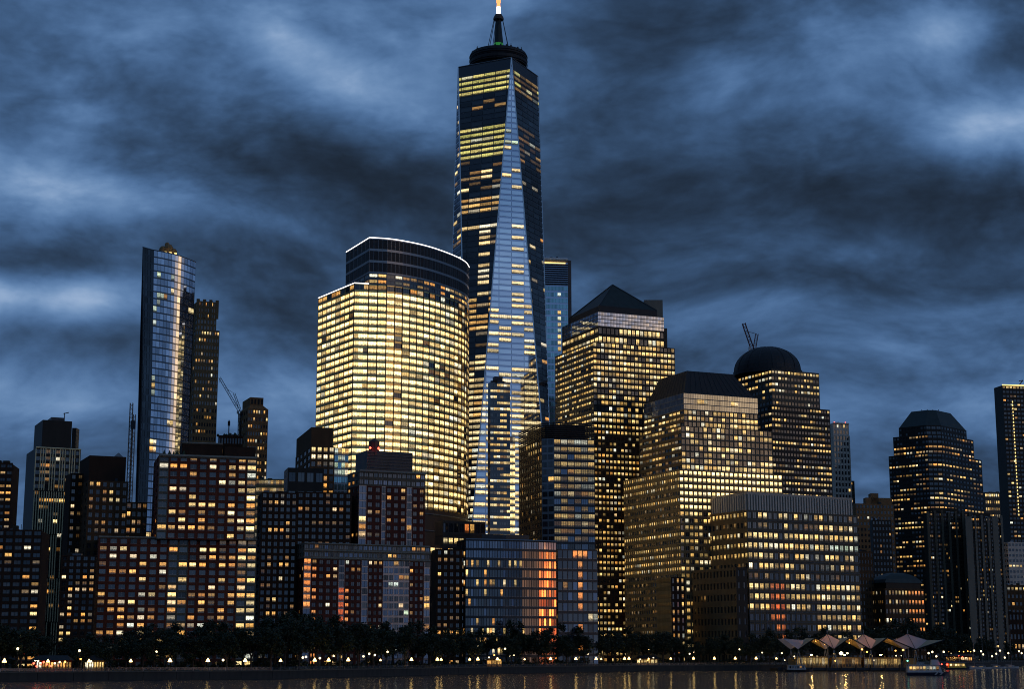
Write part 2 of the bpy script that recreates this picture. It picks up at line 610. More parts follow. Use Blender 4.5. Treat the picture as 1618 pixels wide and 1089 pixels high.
def latheq(c, prof, n=20, a0=0.0, a1=2 * math.pi):
    """profile [(radius, z)] turned about c"""
    out = []
    for (r0, z0), (r1, z1) in zip(prof[:-1], prof[1:]):
        for i in range(n):
            t0, t1 = a0 + (a1 - a0) * i / n, a0 + (a1 - a0) * (i + 1) / n
            f = lambda r, t, z: (c[0] + r * math.cos(t), c[1] + r * math.sin(t), z)
            out.append([f(r0, t0, z0), f(r0, t1, z0), f(r1, t1, z1), f(r1, t0, z1)])
    return out


def ccw(poly):
    s = sum(p[0] * q[1] - q[0] * p[1] for p, q in zip(poly, poly[1:] + poly[:1]))
    return list(poly) if s > 0 else list(poly)[::-1]


# ------------------------------------------------------------------ buildings
GZ = 3.0          # street level above the river
_winmesh = {}


def win_quads(w, h, mull):
    """a pane with its glazing bars: local x along the wall, y inwards, z up, origin at the centre of the pane"""
    q, mi, uv = [], [], []
    U = [(0, 0), (1, 0), (1, 1), (0, 1)]
    for k, f in enumerate(boxq(-w / 2, w / 2, 0, .06, -h / 2, h / 2, 'b')):
        q.append(f)
        mi.append(0)
        uv.append(U if k == 0 else [(.5, .5)] * 4)
    bar = .11
    for m in range(mull):
        x = -w / 2 + w * (m + 1) / (mull + 1)
        for f in boxq(x - bar / 2, x + bar / 2, -.09, .0, -h / 2, h / 2, 'btd'):
            q.append(f)
            mi.append(1)
            uv.append([(.5, .5)] * 4)
    for f in boxq(-w / 2, w / 2, -.10, 0, -h / 2 - .0, -h / 2 + .12, 'blrd'):
        q.append(f)
        mi.append(1)
        uv.append([(.5, .5)] * 4)
    return q, mi, uv


class Bld:
    def __init__(s, name, label, cat, base, limit=300, frame='frame_dark', mull=1, minpx=5.0, group=None):
        s.root = link(name, None, None, base)
        s.root.empty_display_size = 5
        tag(s.root, label, cat, group)
        s.base = np.array(base, float)
        s.buf = {}
        s.wins = []
        s.limit, s.frame, s.mull, s.minpx = limit, frame, mull, minpx

    def add(s, part, mat, quads):
        s.buf.setdefault((part, mat), []).extend(quads)

    def part(s, name, mat, quads, smooth=False, parent=None, label=None):
        q = np.array([[tuple(p) for p in f] for f in quads], float) - s.base
        o = link(name, mesh_from_quads(name, q, [mat], smooth=smooth), parent or s.root)
        if label:
            o['label'] = label
        return o

    def win(s, c, ang, w, h, cls):
        s.wins.append((0, c, ang, w, h, cls))

    def patch(s, pts, cls):
        s.wins.append((1, pts, 0, 0, 0, cls))

    def facade(s, p0, p1, z0, z1, nc, nr, fw, fh, wall, cls, rec=.35, sill=.5, part='wall', wz=None):
        """wall with real openings; p0 -> p1 runs left to right seen from outside; row 0 is the top row"""
        p0 = np.array(p0, float)
        p1 = np.array(p1, float)
        L = np.linalg.norm(p1 - p0)
        d = (p1 - p0) / L
        inn = np.array((-d[1], d[0]))
        ang = math.atan2(d[1], d[0])

        def P(x, z, y=0.0):
            a = p0 + d * x + inn * y
            return (a[0], a[1], z)
        Q = []
        if not nc:
            Q.append([P(0, z0), P(L, z0), P(L, z1), P(0, z1)])
            s.add(part, wall, Q)
            return
        cw, ch = L / nc, (z1 - z0) / nr
        ww, hh = cw * fw, ch * fh
        xs = [(c * cw + (cw - ww) / 2, c * cw + (cw + ww) / 2) for c in range(nc)]
        zp = z0
        for r in range(nr):                      # from the bottom up
            zb = z0 + r * ch + (ch - hh) * sill
            zt = zb + hh
            Q.append([P(0, zp), P(L, zp), P(L, zb), P(0, zb)])
            xp = 0.0
            for c, (xa, xb) in enumerate(xs):
                k = cls(nr - 1 - r, c, nr, nc)
                if k is None:
                    continue
                if xa - xp > 1e-4:
                    Q.append([P(xp, zb), P(xa, zb), P(xa, zt), P(xp, zt)])
                Q.append([P(xa, zb), P(xa, zb, rec), P(xa, zt, rec), P(xa, zt)])
                Q.append([P(xb, zb, rec), P(xb, zb), P(xb, zt), P(xb, zt, rec)])
                Q.append([P(xa, zb), P(xb, zb), P(xb, zb, rec), P(xa, zb, rec)])
                Q.append([P(xa, zt, rec), P(xb, zt, rec), P(xb, zt), P(xa, zt)])
                s.win(P((xa + xb) / 2, (zb + zt) / 2, rec - .08), ang, ww - .01, hh - .01, k)
                xp = xb
            if L - xp > 1e-4:
                Q.append([P(xp, zb), P(L, zb), P(L, zt), P(xp, zt)])
            zp = zt
        Q.append([P(0, zp), P(L, zp), P(L, z1), P(0, z1)])
        s.add(part, wall, Q)

    def prism(s, chain, back, z0, z1, specs, wall, rec=.35, core='concrete_dark', cope=None, coremat=None, parapet=.6):
        """a storey block: the chain of visible corners left to right, then the back corners"""
        ch = [np.array(p, float) for p in chain]
        nrm = []
        for a, b in zip(ch[:-1], ch[1:]):
            d = (b - a) / np.linalg.norm(b - a)
            nrm.append(np.array((-d[1], d[0])))
        ins = []
        for i, p in enumerate(ch):
            if i == 0:
                o = nrm[0]
            elif i == len(ch) - 1:
                o = nrm[-1]
            else:
                o = nrm[i - 1] + nrm[i]
                o = o / max(.3, (1 + nrm[i - 1].dot(nrm[i])))
            ins.append(p + o * rec)
        for i, (a, b) in enumerate(zip(ch[:-1], ch[1:])):
            sp = specs[i] if isinstance(specs, list) else specs
            if sp is None:
                s.facade(a, b, z0, z1, 0, 0, 0, 0, wall, None)
            else:
                s.facade(a, b, z0, z1, sp[0], sp[1], sp[2], sp[3], sp[5] if len(sp) > 5 else wall, sp[4], rec)
        poly = [tuple(p) for p in ins] + [tuple(p) for p in back]
        s.add('core', coremat or wall, prismq(ccw(poly), z0, z1 - parapet))
        Q = []
        for a, b, c, d in zip(ch[:-1], ch[1:], ins[:-1], ins[1:]):
            Q.append([(*a, z1), (*b, z1), (*d, z1), (*c, z1)])
            Q.append([(*c, z1), (*d, z1), (*d, z1 - parapet), (*c, z1 - parapet)])
        for a, b in ((ch[0], ins[0]), (ch[-1], ins[-1])):
            Q.append([(*a, z0), (*b, z0), (*b, z1), (*a, z1)])
        s.add('parapet', cope or wall, Q)

    def done(s):
        for (part, mat), q in s.buf.items():
            s.part(part, mat, q)
        B = s.base

        def size(wn):
            if wn[0] == 0:
                _, c, ang, w, h, k = wn
                dx, dy = math.cos(ang) * w / 2, math.sin(ang) * w / 2
                a = proj(c[0] - dx, c[1] - dy, c[2])
                b = proj(c[0] + dx, c[1] + dy, c[2])
                t = proj(c[0], c[1], c[2] + h / 2)
                u = proj(c[0], c[1], c[2] - h / 2)
                return abs(b[0] - a[0]), abs(t[1] - u[1])
            P = [proj(*p) for p in wn[1]]
            X = [p[0] for p in P]
            Y = [p[1] for p in P]
            return max(X) - min(X), (max(Y) - min(Y)) * .8
        sized = [(size(wn), wn) for wn in s.wins]
        sized.sort(key=lambda t: -t[0][0] * t[0][1])
        rest = []
        for i, ((pw, ph), wn) in enumerate(sized):
            if i < s.limit and max(pw, ph) >= s.minpx:
                if wn[0] == 0:
                    _, c, ang, w, h, k = wn
                    key = (round(w, 2), round(h, 2), k, s.frame, s.mull)
                    me = _winmesh.get(key)
                    if me is None:
                        q, mi, uv = win_quads(w, h, s.mull)
                        me = mesh_from_quads('window', q, [CLS[k], s.frame], mi, uv)
                        _winmesh[key] = me
                    link('window', me, s.root, np.array(c) - B, ang)
                else:
                    P = np.array(wn[1], float)
                    c = P.mean(axis=0)
                    q, mi, uv = patch_quads(P - c)
                    me = mesh_from_quads('window', q, [CLS[wn[5]], s.frame], mi, uv)
                    link('window', me, s.root, c - B)
            else:
                rest.append(wn)
        if rest:
            QS, MI, UV, mats = [], [], [], [s.frame]
            cache = {}
            for wn in rest:
                k = CLS[wn[5]]
                if k not in mats:
                    mats.append(k)
                ki = mats.index(k)
                if wn[0] == 0:
                    _, c, ang, w, h, _k = wn
                    key = (round(w, 3), round(h, 3))
                    if key not in cache:
                        q, mi, uv = win_quads(w, h, min(1, s.mull))
                        cache[key] = (np.array(q), np.array(mi), np.array(uv))
                    q, mi, uv = cache[key]
                    ca, sa = math.cos(ang), math.sin(ang)
                    qq = np.empty_like(q)
                    qq[..., 0] = q[..., 0] * ca - q[..., 1] * sa
                    qq[..., 1] = q[..., 0] * sa + q[..., 1] * ca
                    qq[..., 2] = q[..., 2]
                    qq += np.array(c) - B
                else:
                    q, mi, uv = patch_quads(np.array(wn[1], float) - B)
                    qq, mi, uv = np.array(q), np.array(mi), np.array(uv)
                QS.append(qq)
                MI.append(np.where(mi == 0, ki, 0))
                UV.append(uv)
            me = mesh_from_quads('far_windows', np.concatenate(QS), mats, np.concatenate(MI), np.concatenate(UV))
            o = link('far_windows', me, s.root)
            o['kind'] = 'stuff'
        return s.root


def patch_quads(P):
    """pane on four given corners (bl, br, tr, tl), with side faces"""
    bl, br, tr, tl = P
    n = np.cross(br - bl, tl - bl)
    ln = np.linalg.norm(n)
    n = n / ln if ln > 1e-9 else np.array((0, -1.0, 0))
    o = -n * .1
    q = [[bl, br, tr, tl], [bl + o, br + o, br, bl], [tl, tr, tr + o, tl + o], [bl + o, bl, tl, tl + o], [br, br + o, tr + o, tr]]
    uv = [[(0, 0), (1, 0), (1, 1), (0, 1)]] + [[(.5, .5)] * 4] * 4
    return q, [0, 1, 1, 1, 1], uv


def box4(px, py, Y, phi, pxl, pxr, Z=None):
    """block with its near corner under photo point (px, py) at distance Y; phi = heading of the right-hand facade (degrees)"""
    if Z is None:
        X, _, Z = atY(px, py, Y)
    else:
        X = xof(px, Y, Z)
    ph = math.radians(phi)
    C = (X, Y)
    R_ = along(C, ph, pxr, Z)
    L_ = along(C, ph + math.pi / 2, pxl, Z)
    dl = (L_[0] - C[0]) * -math.sin(ph) + (L_[1] - C[1]) * math.cos(ph)
    if not 5 < dl < 75:                          # side wall edge-on or turned away: take a plain depth
        dl = 18.0
    L_ = (C[0] - math.sin(ph) * dl, C[1] + math.cos(ph) * dl)
    K = (R_[0] + L_[0] - C[0], R_[1] + L_[1] - C[1])
    return C, R_, L_, K, Z


def boxd(px, py, Y, phi, depth, pxr, Z=None):
    if Z is None:
        X, _, Z = atY(px, py, Y)
    else:
        X = xof(px, Y, Z)
    ph = math.radians(phi)
    C = (X, Y)
    R_ = along(C, ph, pxr, Z)
    L_ = (C[0] - math.sin(ph) * depth, C[1] + math.cos(ph) * depth)
    K = (R_[0] + L_[0] - C[0], R_[1] + L_[1] - C[1])
    return C, R_, L_, K, Z


def inset_box(b, d0, d1=None, d2=None, d3=None):
    """inner rectangle of a box4 footprint: margins at near-left face, right face side..."""
    C, R_, L_, K = [np.array(p, float) for p in b[:4]]
    u = (R_ - C)
    v = (L_ - C)
    lu, lv = np.linalg.norm(u), np.linalg.norm(v)
    u, v = u / lu, v / lv
    d1 = d0 if d1 is None else d1
    d2 = d0 if d2 is None else d2
    d3 = d0 if d3 is None else d3
    # d0: from right-facing front, d1: from left face, d2: from right end, d3: from far-left end
    c = C + u * d1 + v * d0
    r = C + u * (lu - d2) + v * d0
    l = C + u * d1 + v * (lv - d3)
    k = C + u * (lu - d2) + v * (lv - d3)
    return tuple(c), tuple(r), tuple(l), tuple(k)


def rng(seed):
    return random.Random(seed)


def mixcls(seed, **wt):
    r = rng(seed)
    ks, ws = list(wt), list(wt.values())
    memo = {}

    def f(row, c, nr, nc):
        if (row, c) not in memo:
            if (row, c - 1) in memo and r.random() < .3:
                memo[(row, c)] = memo[(row, c - 1)]
            else:
                memo[(row, c)] = r.choices(ks, ws)[0]
        return memo[(row, c)]
    return f


def office(seed, lit_k, prob, spread=.25, dark='d', alt=None, altp=.15, run=.6):
    """rows switch on and off together, in runs along the floor; prob may be a function of (row/nr)"""
    r = rng(seed)
    rowp, memo = {}, {}

    def f(row, c, nr, nc):
        if row not in rowp:
            p = prob(row / max(1, nr)) if callable(prob) else prob
            rowp[row] = min(1, max(0, r.gauss(p, spread)))
        if (row, c) not in memo:
            if (row, c - 1) in memo and r.random() < run:
                v = memo[(row, c - 1)]
            else:
                v = lit_k if r.random() < rowp[row] else dark
                if v == lit_k and alt and r.random() < altp:
                    v = alt
                if v == dark and dark == 'd' and r.random() < .2:
                    v = 'y'
            memo[(row, c)] = v
        return memo[(row, c)]
    return f

# ------------------------------------------------------------------ setting: river, land, promenade
SHORE_PX = [(-900, 1092), (-350, 1083), (0, 1078), (430, 1074), (700, 1067), (1000, 1061.5), (1250, 1060), (1450, 1056.5), (1640, 1052), (2000, 1049.5), (2600, 1048)]
SHORE = [atZ(px, py, 0.0)[:2] for px, py in SHORE_PX]


def offset_line(pts, d):
    out = []
    for i, p in enumerate(pts):
        a = np.array(pts[max(0, i - 1)])
        b = np.array(pts[min(len(pts) - 1, i + 1)])
        t = (b - a) / np.linalg.norm(b - a)
        out.append(tuple(np.array(p) + np.array((-t[1], t[0])) * d))
    return out


def sheet(name, quads, mat, kind='structure'):
    o = link(name, mesh_from_quads(name, quads, [mat]))
    o['kind'] = kind
    return o


sheet('river', [[(-12000, -4000, 0), (12000, -4000, 0), (12000, 14000, 0), (-12000, 14000, 0)]], 'river_water')
inner = offset_line(SHORE, 14.0)
lawn_in = offset_line(SHORE, 46.0)
Q = []
for a, b in zip(lawn_in[:-1], lawn_in[1:]):
    fa, fb = (a[0] * 12, a[1] * 12), (b[0] * 12, b[1] * 12)
    Q.append([(*a, GZ), (*b, GZ), (*fb, GZ), (*fa, GZ)])
sheet('ground', Q, 'land_dark')
sheet('promenade', [[(*a, GZ), (*b, GZ), (*d, GZ), (*c, GZ)] for a, b, c, d in zip(SHORE[:-1], SHORE[1:], inner[:-1], inner[1:])], 'paving')
sheet('lawn', [[(*a, GZ), (*b, GZ), (*d, GZ), (*c, GZ)] for a, b, c, d in zip(inner[:-1], inner[1:], lawn_in[:-1], lawn_in[1:])], 'lawn')


def shore_y(px):
    """distance of the sea wall's foot along the sight line over photo column px"""
    k = (px - CX) / F * CT
    for a, b in zip(SHORE[:-1], SHORE[1:]):
        # a + t (b-a) with X = k' Y  (k' from the column at water level)
        ka, kb = a[0] - k * a[1], b[0] - k * b[1]
        if ka <= 0 <= kb:
            t = -ka / (kb - ka)
            return a[1] + t * (b[1] - a[1])
    return SHORE[-1][1]


def place(px, d, z=GZ):
    Y = shore_y(px) + d
    return (xof(px, Y, z), Y, z)


def sea_wall():
    root = link('sea_wall', None, None, (*SHORE[5], 0))
    tag(root, 'long stone sea wall between the river and the lamp-lit promenade', 'wall')
    B = np.array((*SHORE[5], 0.0))
    rail = link('promenade_railing', None, None, (*SHORE[5], GZ))
    tag(rail, 'thin metal railing along the top of the river sea wall', 'railing')
    BR = np.array((*SHORE[5], GZ))
    r = rng(5)
    cache = {}
    for a, b in zip(SHORE[1:-2], SHORE[2:-1]):
        a, b = np.array(a), np.array(b)
        L = np.linalg.norm(b - a)
        d = (b - a) / L
        ang = math.atan2(d[1], d[0])
        n = max(1, round(L / 12.0))
        w = L / n
        for i in range(n):
            p = a + d * (w * (i + .5))
            key = round(w, 2)
            if key not in cache:
                cache[key] = (mesh_from_quads('wall_panel', boxq(-w / 2 + .06, w / 2 - .06, -.15, .5, -1.0, GZ - .3), ['seawall_stone']),
                              mesh_from_quads('coping_stone', boxq(-w / 2 + .02, w / 2 - .02, -.4, .5, GZ - .3, GZ + .06), ['coping_stone']),
                              mesh_from_quads('rail', [f for z in (.35, .7, 1.05) for f in boxq(-w / 2, w / 2, .0, .07, z, z + .07)], ['metal_grey']),
                              mesh_from_quads('post', boxq(-.06, .06, -.02, .10, .06, 1.15), ['metal_grey']))
            c = cache[key]
            link('wall_panel', c[0], root, (p[0] - B[0], p[1] - B[1] + r.uniform(-.05, .05), 0), ang)
            link('coping_stone', c[1], root, (p[0] - B[0], p[1] - B[1], 0), ang)
            link('rail', c[2], rail, (p[0] - BR[0], p[1] - BR[1], .03), ang)
            for k in (0, .5):
                e = p + d * (w * (k - .5))
                link('post', c[3], rail, (e[0] - BR[0], e[1] - BR[1], 0), ang)
        # rubble core behind the panels
    q = []
    for a, b in zip(SHORE[:-1], SHORE[1:]):
        q.append([(a[0] - B[0], a[1] - B[1] + .2, -1), (b[0] - B[0], b[1] - B[1] + .2, -1), (b[0] - B[0], b[1] - B[1] + .2, GZ - .02), (a[0] - B[0], a[1] - B[1] + .2, GZ - .02)])
    link('wall_core', mesh_from_quads('wall_core', q, ['seawall_stone']), root)


sea_wall()


def lerp2(a, b, t):
    return (a[0] + (b[0] - a[0]) * t, a[1] + (b[1] - a[1]) * t)


def split(C, R_, fr):
    return [lerp2(C, R_, f) for f in fr]


def ctr(*pts):
    return (sum(p[0] for p in pts) / len(pts), sum(p[1] for p in pts) / len(pts), GZ)


def cap(b, poly, z0, z1, part, mat):
    b.part(part, mat, prismq(ccw([tuple(p) for p in poly]), z0, z1))


# ------------------------------------------------------------------ the tapering tower
def tapering_tower():
    Y0 = 1172.0
    xc, rpx, psi = 787.5, 65.8, math.radians(18.2)
    # roof height from the near top corner
    Zt = atY(808, 92, Y0 - 28.0)[2]
    m = (Y0 * CT + (Zt - HC) * ST) / F          # metres per photo pixel at the roof
    rt = rpx * m
    cxw = (xc - CX) * m
    c = np.array((cxw, Y0))
    z0 = 62.0
    rb = rt * math.sqrt(2)
    b = Bld('tapering_glass_skyscraper', 'tallest tower, tapering faceted glass skyscraper with a mast on its roof', 'skyscraper', (cxw, Y0, GZ), minpx=4)

    def cor(r, a, z):                            # a measured from -Y towards +X
        return np.array((c[0] + r * math.sin(a), c[1] - r * math.cos(a), z))
    T = [cor(rt, psi + i * math.pi / 2, Zt) for i in range(4)]              # 0 front, 1 right, 2 back, 3 left
    Bc = [cor(rb, psi + math.pi / 4 + i * math.pi / 2, z0) for i in range(4)]  # 0 right, 1 back-right, 2 back-left, 3 left
    # base block
    q = []
    for i in range(4):
        p0, p1 = Bc[(i + 3) % 4], Bc[i]
        q.append([(p0[0], p0[1], GZ), (p1[0], p1[1], GZ), p1, p0])
    b.add('base', 'spandrel_glass', q)
    # eight triangular facets
    fac = []
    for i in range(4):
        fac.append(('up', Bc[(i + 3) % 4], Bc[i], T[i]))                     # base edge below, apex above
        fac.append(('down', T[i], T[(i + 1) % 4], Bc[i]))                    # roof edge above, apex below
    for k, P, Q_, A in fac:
        b.add('facet', 'spandrel_blue' if k == 'up' else 'spandrel_glass', [[P, Q_, A, A]] if k == 'up' else [[A, Q_, P, P]])  # upright facets get brighter glass: reflected sky put into the material
    b.add('roof', 'roof_black', [[T[0] - (0, 0, 1), T[1] - (0, 0, 1), T[2] - (0, 0, 1), T[3] - (0, 0, 1)]])
    r = rng(11)
    nfl = 90
    fh = (Zt - z0) / nfl

    def lit_front(row, c_, nc):      # the dark face, roof edge px 725..808; row counted from the roof
        if row < 2: return None
        if row < 6: return 'G'
        if row < 12: return 'y' if r.random() < .14 else 'd'
        if row < 18: return 'G'
        if row < 19: return r.choice('ycdd')
        if row < 25: return 'q' if r.random() < .16 else ('y' if r.random() < .35 else 'd')
        if row < 28: return 'p' if r.random() < .8 else 'q'
        if row < 30: return 'd'
        if row < 31: return 'q'
        if row < 43: return 'q' if (c_ == nc // 2 and r.random() < .8) else ('y' if r.random() < .15 else 'd')
        if row < 49: return 'p' if r.random() < .75 else 'd'
        if row < 53: return 'd' if r.random() < .85 else 'y'
        return 'q' if r.random() < .72 else ('p' if r.random() < .5 else 'd')

    def lit_up(row, c_, nc):
        if row < 10: return 's'
        if row < 16: return 'c' if r.random() < .35 else 's'
        if row < 30: return r.choice('qpq') if r.random() < .22 else 's'
        if row < 44: return ('q' if c_ == nc // 2 and r.random() < .5 else 's')
        if row < 52: return 'q' if r.random() < .5 else 's'
        if row < 55: return 's' if r.random() < .7 else 'q'
        return 'q' if r.random() < .80 else 's'

    def lit_right(row, c_, nc):
        if row < 2: return None
        if row < 6: return 'y' if r.random() < .8 else 'G'
        if row < 12: return 'd'
        if row < 19: return 'y' if r.random() < .6 else 'd'
        return r.choice('ywb') if r.random() < .10 else 'd'

    def lit_left(row, c_, nc):
        return r.choice('ybw') if r.random() < .2 else 'u'
    rules = {0: lit_up, 1: lit_right, 7: lit_front, 6: lit_left}
    for fi, rule in rules.items():
        k, P, Q_, A = fac[fi]
        n = np.cross(Q_ - P, A - P)
        n = n / np.linalg.norm(n)
        if n[1] > 0:
            n = -n
        off = n * .25
        for row in range(nfl):
            za, zb = Zt - (row + .80) * fh, Zt - (row + .14) * fh       # bottom and top of the pane
            def span(z):
                if k == 'up':
                    t = (z - z0) / (Zt - z0)
                    return P + (A - P) * t, Q_ + (A - Q_) * t
                t = (Zt - z) / (Zt - z0)
                return P + (A - P) * t, Q_ + (A - Q_) * t
            (a0, a1), (c0, c1) = span(za), span(zb)
            if k == 'down' and a0[0] > a1[0]:
                a0, a1, c0, c1 = a1, a0, c1, c0
            La, Lc = np.linalg.norm(a1 - a0), np.linalg.norm(c1 - c0)
            Lm = min(La, Lc)
            if Lm < 1.2:
                continue
            d = (a1 - a0) / La
            mid = (a0 + a1) / 2
            midc = (c0 + c1) / 2
            cell = 9.4
            nh = int(math.ceil(Lm / 2 / cell))
            cuts = [x * cell for x in range(-nh, nh + 1)] if k == 'up' else [x * cell for x in range(-nh, nh + 1)]
            nc = len(cuts) - 1
            for j in range(nc):
                xa, xb = cuts[j] + .25, cuts[j + 1] - .25
                xa0, xb0 = max(xa, -La / 2 + .4), min(xb, La / 2 - .4)
                xa1, xb1 = max(xa, -Lc / 2 + .4), min(xb, Lc / 2 - .4)
                if xb0 - xa0 < .6 and xb1 - xa1 < .6:
                    continue
                xb0, xb1 = max(xb0, xa0), max(xb1, xa1)
                kcl = rule(row, j, nc)
                if kcl is None:
                    continue
                b.patch([mid + d * xa0 + off, mid + d * xb0 + off, midc + d * xb1 + off, midc + d * xa1 + off], kcl)
    # bright metal edges between the facets
    for k, P, Q_, A in fac:
        if k == 'up':
            for e in (P, Q_):
                b.part('edge_trim', 'metal_bright', tubeq(e, A, .55, 5))
    for i in range(4):
        b.part('roof_edge', 'metal_grey', tubeq(T[i], T[(i + 1) % 4], .5, 5))
    # roof ring and mast
    Zr = Zt
    R0 = 45.5 * m
    cc = (c[0], c[1])
    zr0, zr1 = Zr - .5, zof(75, Y0 - 15)
    H = zr1 - zr0
    ring = [(R0 * .80, zr0), (R0 * .90, zr0 + H * .25), (R0 * .98, zr0 + H * .3), (R0, zr0 + H * .5), (R0, zr0 + H * .62), (R0 * .96, zr0 + H * .66), (R0 * .99, zr0 + H * .72), (R0, zr0 + H * .9),
            (R0 * .97, zr1), (R0 * .86, zr1), (R0 * .86, zr0 + H * .5), (.1, zr0 + H * .5)]
    ring_o = b.part('communications_ring', 'roof_black', latheq(cc, ring, 40))
    for zz in (.36, .58, .80):
        b.part('ring_rail', 'metal_dark', latheq(cc, [(R0 * 1.005, zr0 + H * zz), (R0 * 1.02, zr0 + H * (zz + .02)), (R0 * 1.005, zr0 + H * (zz + .05))], 40), parent=ring_o)
    rr = rng(4)
    for i in range(14):
        a = rr.uniform(0, 2 * math.pi)
        p = (cc[0] + R0 * .92 * math.cos(a), cc[1] + R0 * .92 * math.sin(a))
        b.part('antenna', 'metal_dark', tubeq((*p, zr1 - .5), (p[0], p[1], zr1 + rr.uniform(1.2, 3.0)), .22, 5) + boxq(p[0] - .6, p[0] + .6, p[1] - .3, p[1] + .3, zr1 + .4, zr1 + 1.2), parent=ring_o)
    zc0, zc1 = zof(31, Y0), zof(22, Y0)                 # collar
    mast = b.part('mast', 'copper_green', latheq(cc, [(4.4, zr0 + 2), (3.9, zr1), (2.2, zc0 - 3), (1.9, zc0)], 12))
    b.part('mast_light', 'mast_green', latheq(cc, [(4.0, zr1 - 2), (3.85, zr1 + 4), (3.45, zr1 + 9), (3.25, zr1 + 9)], 12), parent=mast)
    b.part('mast_collar', 'metal_brown', latheq(cc, [(1.8, zc0 - 1), (4.0, zc0), (3.9, zc0 + 1.6), (2.6, zc1 - .3), (1.5, zc1), (.1, zc1)], 14), parent=mast)
    zw = zof(9, Y0)
    b.part('lit_mast_section', 'mast_white', latheq(cc, [(1.45, zc1 - .2), (1.45, zw - .8), (.1, zw - .8)], 10), parent=mast)
    b.part('upper_mast', 'mast_orange', latheq(cc, [(1.5, zw - .8), (1.2, zw + 2), (1.6, zw + 2.5), (1.9, zw + 8), (1.1, zw + 9), (.9, zw + 30), (.1, zw + 30)], 10))
    for i in range(8):
        a = 2 * math.pi * (i + .35) / 8
        b.part('guy_cable', 'metal_dark', tubeq((cc[0] + R0 * .46 * math.cos(a), cc[1] + R0 * .46 * math.sin(a), zr1 - 3), (cc[0] + 3.4 * math.cos(a), cc[1] + 3.4 * math.sin(a), zc0 + .3), .25, 5), parent=mast)
    b.done()


tapering_tower()


